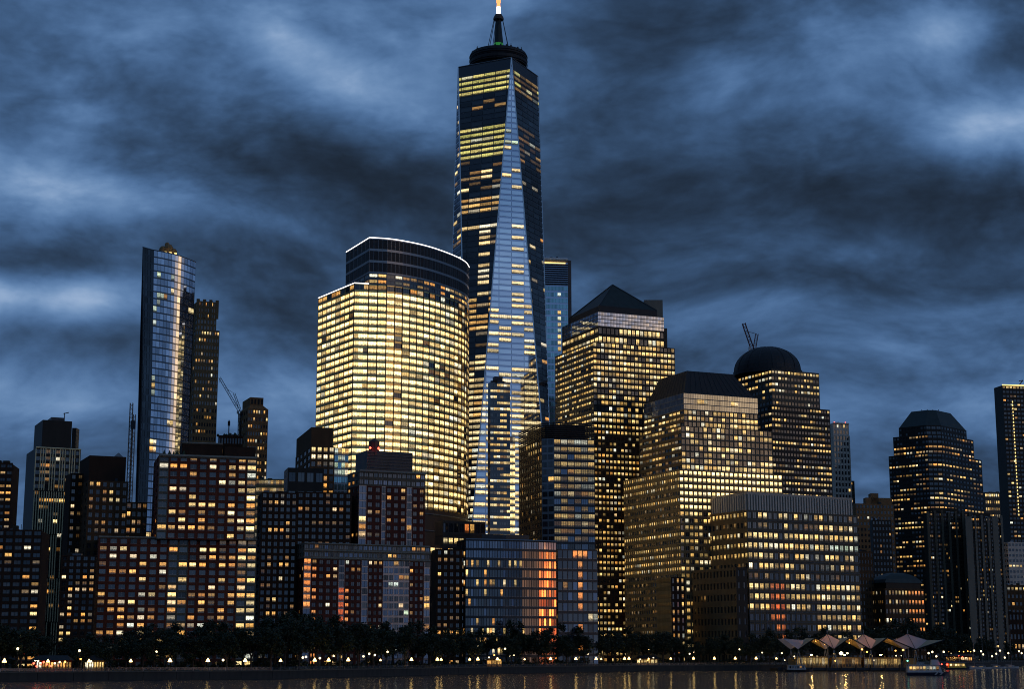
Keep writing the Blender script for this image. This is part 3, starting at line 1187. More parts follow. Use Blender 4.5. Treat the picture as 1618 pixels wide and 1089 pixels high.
# ------------------------------------------------------------------ curved gold-lit office tower
def curved_tower():
    Zu = atY(584, 376, 960)[2]
    U = np.array(atZ(584, 376, Zu)[:2])
    cp = [U] + [np.array(atZ(px, py, Zu)[:2]) for px, py in ((623, 379), (673, 389), (714, 403), (735, 414), (741.5, 423))]
    # smooth curve through the roof outline, resampled in even steps
    pts = []
    ext = [2 * cp[0] - cp[1]] + cp + [2 * cp[-1] - cp[-2]]
    for i in range(1, len(ext) - 2):
        for t in np.linspace(0, 1, 24, endpoint=False):
            p0, p1, p2, p3 = ext[i - 1:i + 3]
            pts.append(.5 * ((2 * p1) + (-p0 + p2) * t + (2 * p0 - 5 * p1 + 4 * p2 - p3) * t * t + (-p0 + 3 * p1 - 3 * p2 + p3) * t ** 3))
    pts.append(cp[-1])
    pts = np.array(pts)
    s = np.concatenate([[0], np.cumsum(np.linalg.norm(np.diff(pts, axis=0), axis=1))])
    n = 19
    cur = [np.array((np.interp(v, s, pts[:, 0]), np.interp(v, s, pts[:, 1]))) for v in np.linspace(0, s[-1], n + 1)]
    Zl = atY(560, 448, 958)[2]
    K = np.array(atY(560, 448, 958)[:2])
    L0 = np.array(along(K, math.radians(122), 503, Zl))
    UL = np.array(along(U, math.radians(116), 547, Zu))
    e = cur[-1]
    back_up = [e + np.array((-8, 42)), UL + np.array((14, 22))]
    back_lo = [e + np.array((-8, 46)), L0 + np.array((30, 24)), L0 + np.array((8, 6))]
    b = Bld('curved_office_tower', 'tall curved office tower glowing gold on nearly every floor', 'office tower', (*((U + e) / 2), GZ), frame='metal_brown', mull=2)
    chain = [L0, K, U] + cur[1:]
    z_lo = zof(806, 985, 640)
    nr = 31
    r = rng(21)
    dim = {}

    def c_main(off, ncols):
        def f(row, c, nr_, nc_):
            col = c + off
            if row == 0:
                return 'w' if r.random() < .55 else 'd'
            p = .99
            if row in (7, 8) and 9 < col < 15: p = .75
            if row in (10, 11) and 12 < col < 20: p = .6
            if row in (15, 24, 25) and 8 < col < 14: p = .6
            if col > 21: p -= .2
            if r.random() < p:
                return 'B' if r.random() < .35 + .62 * math.exp(-((col - 9) / 6.0) ** 2) else 'b'  # middle columns brightened to build up the sunset's hot spot
            return 'y' if r.random() < .6 else 'd'
        return f
    specs = [(8, nr, .86, .70, c_main(0, 8), 'spandrel_gold'), (3, nr, .95, .73, c_main(5, 3), 'spandrel_gold')]
    for i in range(n):
        nc = 1 if i < 13 else 1
        specs.append((nc, nr, .90, .71, c_main(8 + i, nc), 'spandrel_gold'))
    b.prism(chain, back_lo, z_lo, Zl, specs, 'spandrel_gold', rec=.30, cope='metal_grey', coremat='spandrel_glass')
    for p in chain[1:]:
        b.part('fin', 'metal_brown', tubeq((p[0], p[1] - .1, z_lo), (p[0], p[1] - .1, Zl), .34, 4))
    # upper storeys above the shoulder
    z1 = zof(432, 962, 584)
    cu = [UL, U] + cur[1:]

    def c_up(row, c, nr_, nc_):
        return r.choice('wwfy') if r.random() < .82 else 'd'
    b.prism(cu, back_up, Zl, z1, [(5, 2, .8, .6, mixcls(4, d=.9, y=.1), 'metal_dark')] + [(1, 2, .86, .62, c_up)] * n, 'spandrel_glass', rec=.30)
    # dark plant floors with pale bands

    def c_mech(row, c, nr_, nc_):
        return 'z'
    b.prism(cu, back_up, z1, Zu, [(6, 3, .96, .80, c_mech)] + [(2, 3, .95, .80, c_mech)] * n, 'metal_grey', rec=.25, cope='metal_grey', coremat='metal_dark')
    # lit rim of the two roofs
    for ch, zz in ((cu, Zu), ([L0, K, U], Zl)):
        for a, d in zip(ch[:-1], ch[1:]):
            b.part('rim_light', 'rim_white', tubeq((*a, zz + .35), (*d, zz + .35), .30, 4))
    # podium
    b.prism(chain, back_lo, GZ, z_lo, [None, None] + [None] * n, 'metal_brown', rec=.5, coremat='metal_brown')
    for fz, w in ((.97, .9), (.86, .9), (.74, 1.3)):
        zz = GZ + (z_lo - GZ) * fz
        b.add('cornice', 'metal_grey', [f for a, d in zip(chain[2:-1], chain[3:]) for f in tubeq((*a, zz), (*d, zz), w * .6, 4)])
    for i, (a, d) in enumerate(zip(chain[2:-1], chain[3:])):
        for k in range(3):
            p = lerp2(a, d, (k + .5) / 3)
            b.part('fin', 'metal_brown', tubeq((*p, GZ), (*p, GZ + (z_lo - GZ) * .73), .35, 4))
    b.done()
    # low glass wing at its foot, with one bright storey
    C, R_, L_, K_, Z = boxd(672, 866, 900, 40, 18, 742)
    g = Bld('low_office_wing', 'low dark podium with one bright strip of windows below the curved gold tower', 'building', ctr(C, R_), mull=2)
    zz = zof(878, 900)
    g.prism([L_, C, R_], [K_], zz, Z + 1.5, [(3, 1, .8, .5, mixcls(2, b=1, d=1)), (9, 1, .85, .52, mixcls(3, b=6, w=3, d=1))], 'metal_brown')
    g.prism([L_, C, R_], [K_], GZ, zz - .3, [(3, 12, .7, .6, mixcls(6, d=1)), (8, 12, .8, .55, mixcls(7, d=8, g=2, w=1))], 'metal_dark')
    g.done()
    # the second podium block with two orange windows
    C, R_, L_, K_, Z = boxd(700, 823, 930, 22, 14, 767)
    g = Bld('podium_block', 'brown metal podium block with two orange-lit windows beside the gold tower', 'building', ctr(C, R_), mull=1)
    pick = {(0, 4): 'o', (0, 5): 'w'}
    g.prism([L_, C, R_], [K_], zof(846, 930), Z, [None, (8, 1, .78, .62, lambda r_, c_, a_, b_: pick.get((r_, c_), 'd'))], 'metal_brown')
    g.prism([L_, C, R_], [K_], GZ, zof(846, 930) - .2, [None, (8, 12, .75, .55, mixcls(9, d=6, b=2, y=1))], 'metal_brown')
    g.done()


curved_tower()


# ------------------------------------------------------------------ generic boxes
def tower(name, label, cat, corner, Y, phi, pxl, pxr, wall, specR, specL, z0=GZ, rec=.35, cope=None, coremat=None, frame='frame_dark', mull=1, limit=300, minpx=5.0, b=None, finish=True, Z=None, depth=None):
    bx = box4(corner[0], corner[1], Y, phi, pxl, pxr, Z) if depth is None else boxd(corner[0], corner[1], Y, phi, depth, pxr, Z)
    C, R_, L_, K, Z = bx
    if b is None:
        b = Bld(name, label, cat, ctr(C, R_, L_, K), frame=frame, mull=mull, limit=limit, minpx=minpx)
    b.prism([L_, C, R_], [K], z0, Z, [specL, specR], wall, rec=rec, cope=cope, coremat=coremat)
    if name:
        rp = rng(int(corner[0] * 3 + corner[1]))
        for _ in range(rp.randint(3, 5)):
            u_, v_ = rp.uniform(.12, .75), rp.uniform(.1, .6)
            p_ = (C[0] + (R_[0] - C[0]) * u_ + (L_[0] - C[0]) * v_, C[1] + (R_[1] - C[1]) * u_ + (L_[1] - C[1]) * v_)
            w_, h_ = rp.uniform(.7, 2.0), rp.uniform(.7, 1.9)
            b.part('roof_unit', rp.choice(('metal_dark', 'concrete_dark', 'metal_grey')), boxq(p_[0] - w_, p_[0] + w_, p_[1] - 1, p_[1] + 1, Z - .6, Z - .6 + h_ + .5))
        b.part('roof_pipe', 'metal_dark', tubeq((p_[0] + 2, p_[1], Z - .6), (p_[0] + 2, p_[1], Z + rp.uniform(1.5, 3.2)), .12, 5))
    if finish:
        b.done()
    return b, bx


# added slab standing in for a building mirrored in the tapering tower
def slab():
    Zs = atY(772, 604, 1075)[2]
    b, bx = tower('reflection_slab', 'dark slab with bright uneven floors standing in for a reflection on the tallest tower', 'office tower', (775, 604), 1075, 16, 771, 806, 'spandrel_glass',
                  (6, 46, .93, .52, office(31, 'b', lambda t: .72 if t < .75 else .4, .2, alt='f', altp=.4, run=.45)), None, finish=False, mull=2)
    C, R_, L_, K, Z = bx
    q = inset_box(bx, .5, 3.0, 5, 1)
    b.prism([q[2], q[0], q[1]], [q[3]], Z - .5, Z + 4, None, 'metal_dark')
    # added glowing shaft on its right-hand corner, in place of a sun reflection
    ph = math.radians(16)
    e = along(R_, ph, 814, Z)
    z1 = zof(690, 1080)
    s1, s2 = (R_[0] + .02, R_[1] + 1.0), (e[0], e[1] + 1.0)
    b.prism([s1, s2], [(s2[0] - 2, s2[1] + 10), (s1[0] - 2, s1[1] + 10)], GZ, z1, [(2, 32, .9, .82, lambda r_, c_, n_, m_: 'B' if 1 < r_ < 17 else ('b' if (r_ + c_) % 3 else 'y'))], 'metal_grey')
    b.done()


slab()

# glass tower behind, right of the tall one
def teal_tower():
    b, bx = tower('teal_glass_tower', 'pale teal glass tower with louvred top behind the tallest tower', 'office tower', (853, 412), 1350, 8, 848, 897, 'spandrel_blue',
                  None, None, finish=False, z0=zof(450, 1350), Z=atY(853, 406, 1350)[2])
    C, R_, L_, K, Z = bx
    z1 = zof(450, 1350)
    r = rng(8)

    def f(row, c, nr, nc):
        if c == 5 and row < 26 and r.random() < .6: return 'c' if r.random() < .5 else 'b'
        if row > 22 and r.random() < .28: return r.choice('bfy')
        return 'n'
    b.prism([L_, C, R_], [K], GZ, z1 - .3, [None, (8, 60, .92, .72, f)], 'spandrel_blue', rec=.15)
    for i in range(10):
        zz = z1 + (Z - z1) * (i + .5) / 13
        b.part('louvre', 'copper_green', boxq(0, 0, 0, 0, 0, 0)[:0] + tubeq((C[0], C[1] - .6, zz), (R_[0], R_[1] - .6, zz), .55, 4))
    zz = z1 + (Z - z1) * .80
    b.part('lit_band', 'led_gold', tubeq((C[0] + .5, C[1] - .4, zz), (R_[0] - 2, R_[1] - .4, zz), .5, 4))
    b.part('crown', 'stone_pale', tubeq((C[0], C[1] - .4, Z - 2.4), (R_[0], R_[1] - .4, Z - 2.4), 2.0, 4))
    b.part('side_frame', 'metal_dark', prismq(ccw([R_, (R_[0] + 3, R_[1] + 1), (K[0] + 3, K[1]), K]), GZ, Z - 2))
    b.done()


teal_tower()


# ------------------------------------------------------------------ office tower with the pyramid roof
def pyramid_tower():
    Y = 1080
    Zu = atY(945, 492, Y + 4)[2]
    Zl = atY(937, 540, Y)[2]
    lo = box4(937, 540, Y, 23, 877, 1066, Zl)
    up = box4(945, 492, Y + 5, 23, 888, 1049, Zu)
    b = Bld('pyramid_roof_tower', 'granite office tower crowned by a dark copper pyramid roof', 'office tower', ctr(*lo[:4]))
    C, R_, L_, K, Z = lo
    zm = zof(668, Y)
    fr = office(41, 'f', lambda t: .85, .15, dark='g', alt='b', altp=.35, run=.15)
    fl = office(42, 'f', .86, .12, run=.2)
    nr = round((Zl - zm) / 3.95)
    b.prism([L_, C, R_], [K], zm, Zl, [(16, nr, .80, .44, fl, 'granite_mid'), (22, nr, .76, .70, fr)], 'granite_dark', cope='granite_mid')
    nr = round((zm - GZ) / 3.95)
    b.prism([L_, C, R_], [K], GZ, zm - .3, [(16, nr, .72, .44, office(43, 'f', .7, .2, run=.2)), (22, nr, .62, .56, office(44, 'f', .72, .2, alt='w', run=.15), 'brick_brown')], 'granite_dark')
    C, R_, L_, K, Z = up
    zb = zof(513, Y)
    b.prism([L_, C, R_], [K], Zl - .3, zb, [(9, 2, .8, .5, office(45, 'f', .7)), (16, 2, .74, .68, office(46, 'b', .6, dark='g'))], 'granite_dark')
    b.prism([L_, C, R_], [K], zb, Z, [(12, 4, .9, .85, lambda *a: 'v'), (22, 4, .9, .85, lambda *a: 'v')], 'stone_grey', rec=.12, cope='stone_grey')
    # pyramid on a dark drum
    q = inset_box(up, 2.5, 2.5, 4, 6)
    zd = Z + 5
    poly = [q[0], q[1], q[3], q[2]]
    b.part('drum', 'roof_black', prismq(ccw(poly), Z - .7, zd))
    ap = np.array(atY(968, 450, Y + 24))
    pq = []
    P = ccw([(p[0], p[1]) for p in poly])
    n = 6
    for i in range(4):
        a, d = np.array((*P[i], zd)), np.array((*P[(i + 1) % 4], zd))
        for k in range(n):                       # stepped copper courses
            t0, t1 = k / n, (k + 1) / n
            pq.append([a + (ap - a) * t0, d + (ap - d) * t0, d + (ap - d) * t1, a + (ap - a) * t1])
    pyr = b.part('pyramid_roof', 'copper_green', pq)
    for i in range(4):
        b.part('roof_ridge', 'metal_dark', tubeq((*P[i], zd), ap, .45, 5), parent=pyr)
    zq = zof(474, Y + 40)
    X0, X1 = xof(1018, Y + 40, zq), xof(1047, Y + 40, zq)
    b.part('plant_block', 'stone_grey', boxq(X0, X1, Y + 40, Y + 60, Zl, zq))
    # shoulder block on the far right
    z2 = zof(517, Y + 30)
    b.part('shoulder_block', 'granite_mid', boxq(xof(1046, Y + 34, z2), xof(1054, Y + 34, z2), Y + 34, Y + 50, Zl - 1, z2))
    b.part('spotlight', 'led_gold', boxq(xof(1010, Y + 27, Z) - 1.2, xof(1010, Y + 27, Z) + 1.2, Y + 29.5, Y + 30.3, zb - 1, zb + .3))
    b.done()


pyramid_tower()


# ------------------------------------------------------------------ stepped tower with the flat-topped black roof
def mastaba_tower():
    Y = 1010
    Zt = atY(1080, 621, Y + 5)[2]
    Z2 = zof(672, Y)
    Z3 = zof(742, Y)
    b = Bld('black_roof_tower', 'stepped stone office tower with a sloping black flat-topped roof', 'office tower', (xof(1100, Y, 3), Y + 25, GZ), frame='frame_pale')
    t1 = box4(1080, 621, Y + 5, 24, 1017, 1197, Zt)
    t2 = box4(1076, 672, Y + 2, 24, 1010, 1220, Z2)
    t3 = box4(1073, 742, Y, 24, 985, 1236, Z3)
    C, R_, L_, K, Z = t1
    zb = zof(645, Y)
    b.prism([L_, C, R_], [K], zb, Z, [(14, 3, .92, .88, lambda *a: 'u'), (22, 3, .92, .88, lambda r_, c_, n_, m_: 'f' if r_ == 1 and c_ in (4, 5, 6, 14, 15) else 'u')], 'stone_grey', rec=.1, cope='stone_grey')
    b.prism([L_, C, R_], [K], Z2 - .3, zb, [(11, 3, .8, .5, office(51, 'f', .6, run=.2)), (18, 3, .76, .74, office(52, 'f', .62, dark='g', alt='b', run=.15), 'granite_mid')], 'stone_tan')
    C, R_, L_, K, Z = t2
    nr = round((Z2 - Z3) / 4.1)
    b.prism([L_, C, R_], [K], Z3 - .3, Z2, [(13, nr, .85, .5, office(53, 'f', .6, alt='y', altp=.4, run=.2)), (21, nr, .76, .74, office(54, 'f', lambda t: .5 if t < .6 else .75, .2, dark='g', alt='b', altp=.3, run=.15), 'granite_mid')], 'stone_tan', cope='stone_grey')
    C, R_, L_, K, Z = t3
    nr = round((Z3 - GZ) / 4.15)

    def south(row, c, nr_, nc_):
        if row < 6: return 'B' if rs.random() < .95 else 'b'  # glowing panes here stand in for the sunset mirrored in these rows
        return 'f' if rs.random() < .62 else 'd'
    rs = rng(55)

    def north(row, c, nr_, nc_):
        if row in pr:
            return 'f' if rs.random() < .92 else 'y'
        return 'y' if rs.random() < .45 else 'd'
    pr = {0, 1, 2, 4, 7, 9, 11, 12, 13, 14}
    b.prism([L_, C, R_], [K], GZ, Z3, [(26, nr, .56, .56, north, 'stone_gold'), (23, nr, .68, .64, south)], 'stone_tan', cope='stone_tan')
    # black roof
    q = inset_box(t1, 1.5, 1.5, 0, 2)
    base = [q[0], q[1], q[3], q[2]]
    g = inset_box(t1, 7, 7, 14, 9)
    top = [g[0], g[1], g[3], g[2]]
    zr = zof(586, Y + 14)
    roof = b.part('black_roof', 'roof_black', frustq(ccw(base), Zt - .7, ccw(top), zr))
    B0, B1 = ccw(base), ccw(top)
    for i in range(4):
        for k_ in range(12):
            t_ = k_ / 12
            p0, p1 = lerp2(B0[i], B0[(i + 1) % 4], t_), lerp2(B1[i], B1[(i + 1) % 4], t_)
            b.part('roof_seam', 'metal_dark', tubeq((*p0, Zt - .6), (*p1, zr + .05), .16, 4), parent=roof)
    for k_ in range(3):
        p0 = lerp2(top[0], top[2], .3 + .2 * k_)
        b.part('roof_vent', 'metal_dark', latheq(p0, [(1.0, zr - .2), (1.0, zr + 1.0), (.05, zr + 1.3)], 8), parent=roof)
    # low gold wing towards the river
    Zw = zof(912, Y - 25)
    w_ = box4(1060, 912, Y - 25, 24, 960, 1082, Zw)
    C, R_, L_, K, Z = w_
    nr = 11
    rw = {0: .5, 1: .15, 2: .9, 3: .98, 4: .8, 5: .3}
    b.prism([L_, C, R_], [K], GZ, Zw, [(29, nr, .5, .52, lambda r_, c_, n_, m_: ('f' if rs.random() < rw.get(r_, .5) else 'd'), 'stone_gold'), (3, nr, .4, .6, mixcls(57, d=5, w=4, b=2), 'brick_dark')], 'stone_tan')
    b.done()


mastaba_tower()


# ------------------------------------------------------------------ domed tower with a crane behind
def dome_tower():
    Y = 1150
    Zt = atY(1219, 583, Y)[2]
    b = Bld('domed_office_tower', 'dark office tower topped by a black dome', 'office tower', (xof(1230, Y, 3), Y + 30, GZ), minpx=4)
    t1 = box4(1219, 583, Y, 27, 1166, 1294, Zt)
    C, R_, L_, K, Z = t1
    z2 = zof(641, Y)
    nr = round((Zt - z2) / 4.1)

    def f1(row, c, nr_, nc_):
        if row == 0: return 'f'
        return 'f' if rr.random() < (.5 if row < 4 else .16) else 'd'
    rr = rng(61)
    b.prism([L_, C, R_], [K], z2, Zt, [(10, nr, .72, .5, f1), (15, nr, .72, .5, f1)], 'granite_mid', cope='stone_grey')
    t2 = box4(1219, 641, Y - 3, 27, 1150, 1311, z2)
    C, R_, L_, K, Z = t2
    nr = round((z2 - GZ) / 4.1)
    f2 = office(62, 'f', lambda t: .25 if t < .25 else .55, .2, run=.35)
    b.prism([L_, C, R_], [K], GZ, z2 - .2, [(12, nr, .72, .5, f2), (20, nr, .72, .5, f2)], 'granite_dark', cope='granite_mid')
    c = np.mean([np.array(p) for p in t1[:4]], axis=0)
    dz = atY(1213, 549, c[1])[2]
    rad = 52.5 * (c[1] * CT + (Zt - HC) * ST) / F
    xc = xof(1213, c[1], Zt)
    base_z = Zt - .7
    hh = dz - base_z
    prof = [(rad * 1.03, base_z), (rad * 1.03, base_z + hh * .14), (rad, base_z + hh * .15)]
    for i in range(1, 11):
        a = i / 10 * math.pi / 2
        prof.append((max(.05, rad * math.cos(a)), base_z + hh * .15 + hh * .85 * math.sin(a)))
    dome = b.part('dome', 'roof_black', latheq((xc, c[1]), prof, 48), smooth=False)
    for i in range(16):
        a0 = 2 * math.pi * i / 16
        pts = [(xc + (r_ + .15) * math.cos(a0), c[1] + (r_ + .15) * math.sin(a0), z_) for r_, z_ in prof[2:]]
        q = []
        for p0, p1 in zip(pts[:-1], pts[1:]):
            q += tubeq(p0, p1, .22, 4)
        b.part('dome_rib', 'metal_dark', q, parent=dome)
    b.done()


dome_tower()


def lattice(a, b_, w, n, mat, B, parent, name):
    """square lattice boom from a to b_"""
    a, b_ = np.array(a, float), np.array(b_, float)
    d = (b_ - a)
    d /= np.linalg.norm(d)
    up = np.array((0, 0, 1.)) if abs(d[2]) < .95 else np.array((0, 1., 0))
    u = np.cross(d, up)
    u /= np.linalg.norm(u)
    v = np.cross(u, d)
    cs = [(u * i + v * j) * w / 2 for i, j in ((-1, -1), (1, -1), (1, 1), (-1, 1))]
    q = []
    for c in cs:
        q += tubeq(a + c, b_ + c, w * .10, 4)
    L = np.linalg.norm(b_ - a)
    for k in range(n):
        p, r_ = a + d * L * k / n, a + d * L * (k + 1) / n
        for i in range(4):
            j = (i + 1) % 4
            q += tubeq(p + cs[i], r_ + cs[j], w * .06, 4) if k % 2 else tubeq(p + cs[j], r_ + cs[i], w * .06, 4)
    return link(name, mesh_from_quads(name, np.array([[tuple(p) for p in f] for f in q]) - B, [mat]), parent)


def crane(label, Y, base, tip, mast_bot, mat, back, size):
    p0, p1 = np.array(atY(*base, Y)), np.array(atY(*tip, Y))
    g = np.array((p0[0], Y, GZ))
    root = link('tower_crane', None, None, g)
    tag(root, label, 'crane')
    mb = np.array((p0[0], Y, atY(base[0], mast_bot, Y)[2]))
    lattice(mb, p0, size, 12, mat, g, root, 'mast')
    lattice(p0, p1, size * .8, 12, mat, g, root, 'jib')
    p2 = np.array(atY(*back, Y))
    lattice(p0 + (size * .5, 0, 0), p2, size * .7, 6, mat, g, root, 'a_frame')
    link('pendant_line', mesh_from_quads('pendant_line', np.array([[tuple(p) for p in f] for f in tubeq(p2, p0 + (p1 - p0) * .7, size * .06, 4) + tubeq(p1, p1 - (0, 0, size * 2), size * .05, 4)]) - g, [mat]), root)
    e = p0 + (size * 2.2, 0, -.2 * size)
    link('counterweight', mesh_from_quads('counterweight', np.array(boxq(e[0] - size * 1.4, e[0] + size * .5, Y - size * .5, Y + size * .5, e[2] - size * .9, e[2] + size * .2)) - g, ['metal_dark']), root)
    link('cab', mesh_from_quads('cab', np.array(boxq(p0[0] - size * 1.1, p0[0] - size * .4, Y - size * .8, Y, p0[2] - size * .6, p0[2] + size * .5)) - g, ['paint_white']), root)


crane('red lattice crane jib rising behind the black dome', 1300, (1189, 552), (1175, 511), 700, 'crane_red', (1196, 528), 3.0)
crane('thin dark crane leaning beside the small bell-topped stone tower', 1420, (379, 652), (347, 597), 800, 'metal_dark', (370, 622), 2.2)


# ------------------------------------------------------------------ office block with the ribbed crown
def ribbed_block():
    Y = 985
    Zb = atY(1180, 806, Y)[2]
    Zc = atY(1180, 778, Y + 2)[2]
    t = box4(1180, 806, Y, 28.5, 1098, 1355, Zb)
    C, R_, L_, K, Z = t
    b = Bld('ribbed_crown_block', 'broad office block with a pale ribbed crown above its lit floors', 'office building', ctr(C, R_, L_, K), mull=1)
    nr = 15
    ch = (Zb - GZ) / nr
    rr = rng(71)
    prob = [.55, .35, .97, .9, .75, .45, .4, .9, .96, .95, .2, .2, .15, .1, .1]

    def right(row, c, nr_, nc_):
        if c in (4, 5, 6) and 7 <= row <= 12: return 'o' if c != 4 or row < 11 else 'd'  # sunset reflection put into this column as glowing panes
        if row >= 10:
            if c > 12 and row in (10, 11, 12): return 'f' if rr.random() < .85 else 'y'
            return 'd'
        if 10 < c < 13 and row > 3: return 'd' if rr.random() < .7 else 'f'
        if c < 2 and row < 2: return 'd'
        if row == 3 and c > 15: return 'c'
        return ('b' if rr.random() < .4 else 'f') if rr.random() < prob[row] else ('y' if rr.random() < .4 else 'd')

    def left(row, c, nr_, nc_):
        return 'f' if row in (0, 2, 3, 4) and rr.random() < .95 else ('y' if rr.random() < .45 else 'd')
    b.prism([L_, C, R_], [K], GZ, Zb, [(15, nr, .55, .5, left, 'stone_tan'), (22, nr, .68, .62, right, 'granite_mid')], 'granite_mid', cope='stone_tan')
    # ribbed crown
    cb = box4(1180, 778, Y + 2, 28.5, 1114, 1346, Zc)
    C2, R2, L2, K2, _ = cb
    crown = b.part('crown', 'stone_grey', prismq(ccw([C2, R2, K2, L2]), Zb - .6, Zc - 1.2))
    b.part('crown_cap', 'stone_pale', frustq(ccw([C2, R2, K2, L2]), Zc - 1.2, ccw(list(inset_box(cb, -.4)[i] for i in (0, 1, 3, 2))), Zc))
    for (p, q, n) in ((C2, R2, 40), (L2, C2, 18)):
        dv = np.array(q) - np.array(p)
        L = np.linalg.norm(dv)
        dv = dv / L
        an = math.atan2(dv[1], dv[0])
        w = L / n
        me = mesh_from_quads('rib', boxq(-w * .24, w * .24, -.7, .1, Zb - .5 - GZ, Zc - 1.4 - GZ), ['stone_pale'])
        for i in range(n):
            e = np.array(p) + dv * (w * (i + .5))
            link('rib', me, crown, (e[0] - b.base[0], e[1] - b.base[1], 0), an)
    # bright steel grid over the glazed river front
    dv = np.array(R_) - np.array(C)
    L = np.linalg.norm(dv)
    dv /= L
    nn = np.array((dv[1], -dv[0]))
    for i in range(15):
        zz = GZ + ch * i
        p = np.array(C) + nn * .12
        q = np.array(R_) + nn * .12
        b.part('facade_rail', 'metal_grey', tubeq((*p, zz), (*q, zz), .16, 4))
    for i in range(9):
        p = np.array(C) + dv * (L / 20 * i) + nn * .14
        b.part('facade_mullion', 'metal_grey', tubeq((*p, GZ), (*p, GZ + ch * (5.2 if i < 8 else 13)), .14, 4))
    b.done()
    # low brown wing
    Zw = zof(897, Y - 12)
    w_ = box4(1163, 897, Y - 12, 28.5, 1080, 1180, Zw)
    C, R_, L_, K, Z = w_
    g = Bld('low_brown_block', 'low brown stone block with small dark windows left of the ribbed-crown block', 'building', ctr(C, R_, L_, K), minpx=4)
    g.prism([L_, C, R_], [K], GZ, Zw, [(16, 8, .48, .52, mixcls(72, d=18, y=2), 'stone_tan'), (2, 8, .3, .5, mixcls(73, d=1), 'granite_dark')], 'granite_dark', cope='stone_tan')
    g.done()


ribbed_block()
# ------------------------------------------------------------------ flared curved glass tower, far left
def flared_tower():
    Y = 1000.0
    Zc = atY(243, 395, Y)[2]
    C = np.array(atY(243, 395, Y)[:2])
    D = np.array(along(C, math.radians(31), 309, Zc - 10))
    A = np.array(along(C, math.radians(128), 225, Zc + 2))
    zD = atY(309, 414, D[1])[2]
    zA = atY(225, 390, A[1])[2]
    b = Bld('flared_glass_tower', 'slender curved blue glass tower flaring outward to a slanted top', 'residential tower', (*((C + D) / 2), GZ), frame='metal_dark', minpx=4)
    chord = D - C
    nn = np.array((chord[1], -chord[0])) / np.linalg.norm(chord)
    mid = (C + D) / 2 + np.array((4, 14))

    def front(u, v):
        p = C + chord * u + nn * 3.4 * math.sin(math.pi * u)
        zt = Zc + (zD - Zc) * u
        fl = 1.0 - .10 * (1 - max(0, (v - .55) / .45) ** 1.6) - .03 * (1 - v)
        p = mid + (p - mid) * fl
        return np.array((p[0], p[1], GZ + (zt - GZ) * v))

    def side(u, v):
        p = A + (C - A) * u
        zt = zA + (Zc - zA) * u
        fl = 1.0 - .10 * (1 - max(0, (v - .55) / .45) ** 1.6) - .03 * (1 - v)
        p = mid + (p - mid) * fl
        return np.array((p[0], p[1], GZ + (zt - GZ) * v))
    r = rng(81)
    sp = {(7, 11): 'b', (7, 12): 'b', (27, 0): 'b', (27, 1): 'b', (40, 0): 'b', (40, 1): 'w', (3, 1): 'c', (3, 5): 'c', (5, 5): 'b', (18, 0): 'c', (20, 0): 'c', (19, 0): 'b',
          (6, 1): 'c', (6, 2): 'c', (6, 3): 'y', (7, 1): 'c', (8, 0): 'c', (24, 5): 'f', (24, 6): 'f', (28, 0): 'w', (28, 1): 'w', (35, 3): 'y'}
    for fn, nc, nr, cls in ((front, 13, 58, 'v'), (side, 4, 58, 'd')):
        g = []
        for i in range(nc):
            for k in range(nr):
                g.append([fn(i / nc, k / nr), fn((i + 1) / nc, k / nr), fn((i + 1) / nc, (k + 1) / nr), fn(i / nc, (k + 1) / nr)])
                e = .05 if cls == 'v' else .08
                P = [fn((i + e) / nc, (k + .10) / nr), fn((i + 1 - e) / nc, (k + .10) / nr), fn((i + 1 - e) / nc, (k + .90) / nr), fn((i + e) / nc, (k + .90) / nr)]
                n_ = np.cross(P[1] - P[0], P[3] - P[0])
                n_ = n_ / np.linalg.norm(n_) * .12
                row = nr - 1 - k
                kc = sp.get((row, i), cls) if cls == 'v' else cls
                if cls == 'v' and kc == 'v' and i in (0,) and row < 30 and r.random() < .12:
                    kc = 'c'
                b.patch([p + n_ for p in P], kc)
        b.add('curtain_wall', 'spandrel_glass', g)
    # back and roof
    top = [side(0, 1)] + [front(u, 1) for u in np.linspace(0, 1, 9)]
    bot = [side(0, 0)] + [front(u, 0) for u in np.linspace(0, 1, 9)]
    bk = mid + np.array((-2, 16))
    bt, bb = np.array((*bk, (zD + zA) / 2)), np.array((*bk, GZ))
    q = [[bot[-1], bb, bt, top[-1]], [bb, bot[0], top[0], bt]]
    for a, d in zip(top[:-1], top[1:]):
        q.append([a - (0, 0, .8), d - (0, 0, .8), bt - (0, 0, .8), bt - (0, 0, .8)])
    b.add('rear_wall', 'spandrel_glass', q)
    for a, d in zip(top[:-1], top[1:]):
        b.part('roof_rail', 'metal_grey', tubeq(a, d, .3, 4))
    # rooftop drums with lights
    m = Y / F
    for px, py, w, h in ((258, 399, 7, 10), (266, 400, 8, 14), (274, 402, 6, 9), (264, 390, 4, 7)):
        p = atY(px, py, Y + 18)
        b.part('rooftop_drum', 'stone_tan', latheq(p[:2], [(w * m, p[2] - 4), (w * m, p[2] + h * m * .6), (w * m * .6, p[2] + h * m), (.1, p[2] + h * m * 1.1)], 12))
    for px, py in ((261, 399), (269, 400), (277, 401)):
        p = atY(px, py, Y + 12)
        b.part('roof_lamp', 'led_gold', boxq(p[0] - .7, p[0] + .7, p[1], p[1] + 1, p[2] - .5, p[2] + .7))
    b.done()


flared_tower()


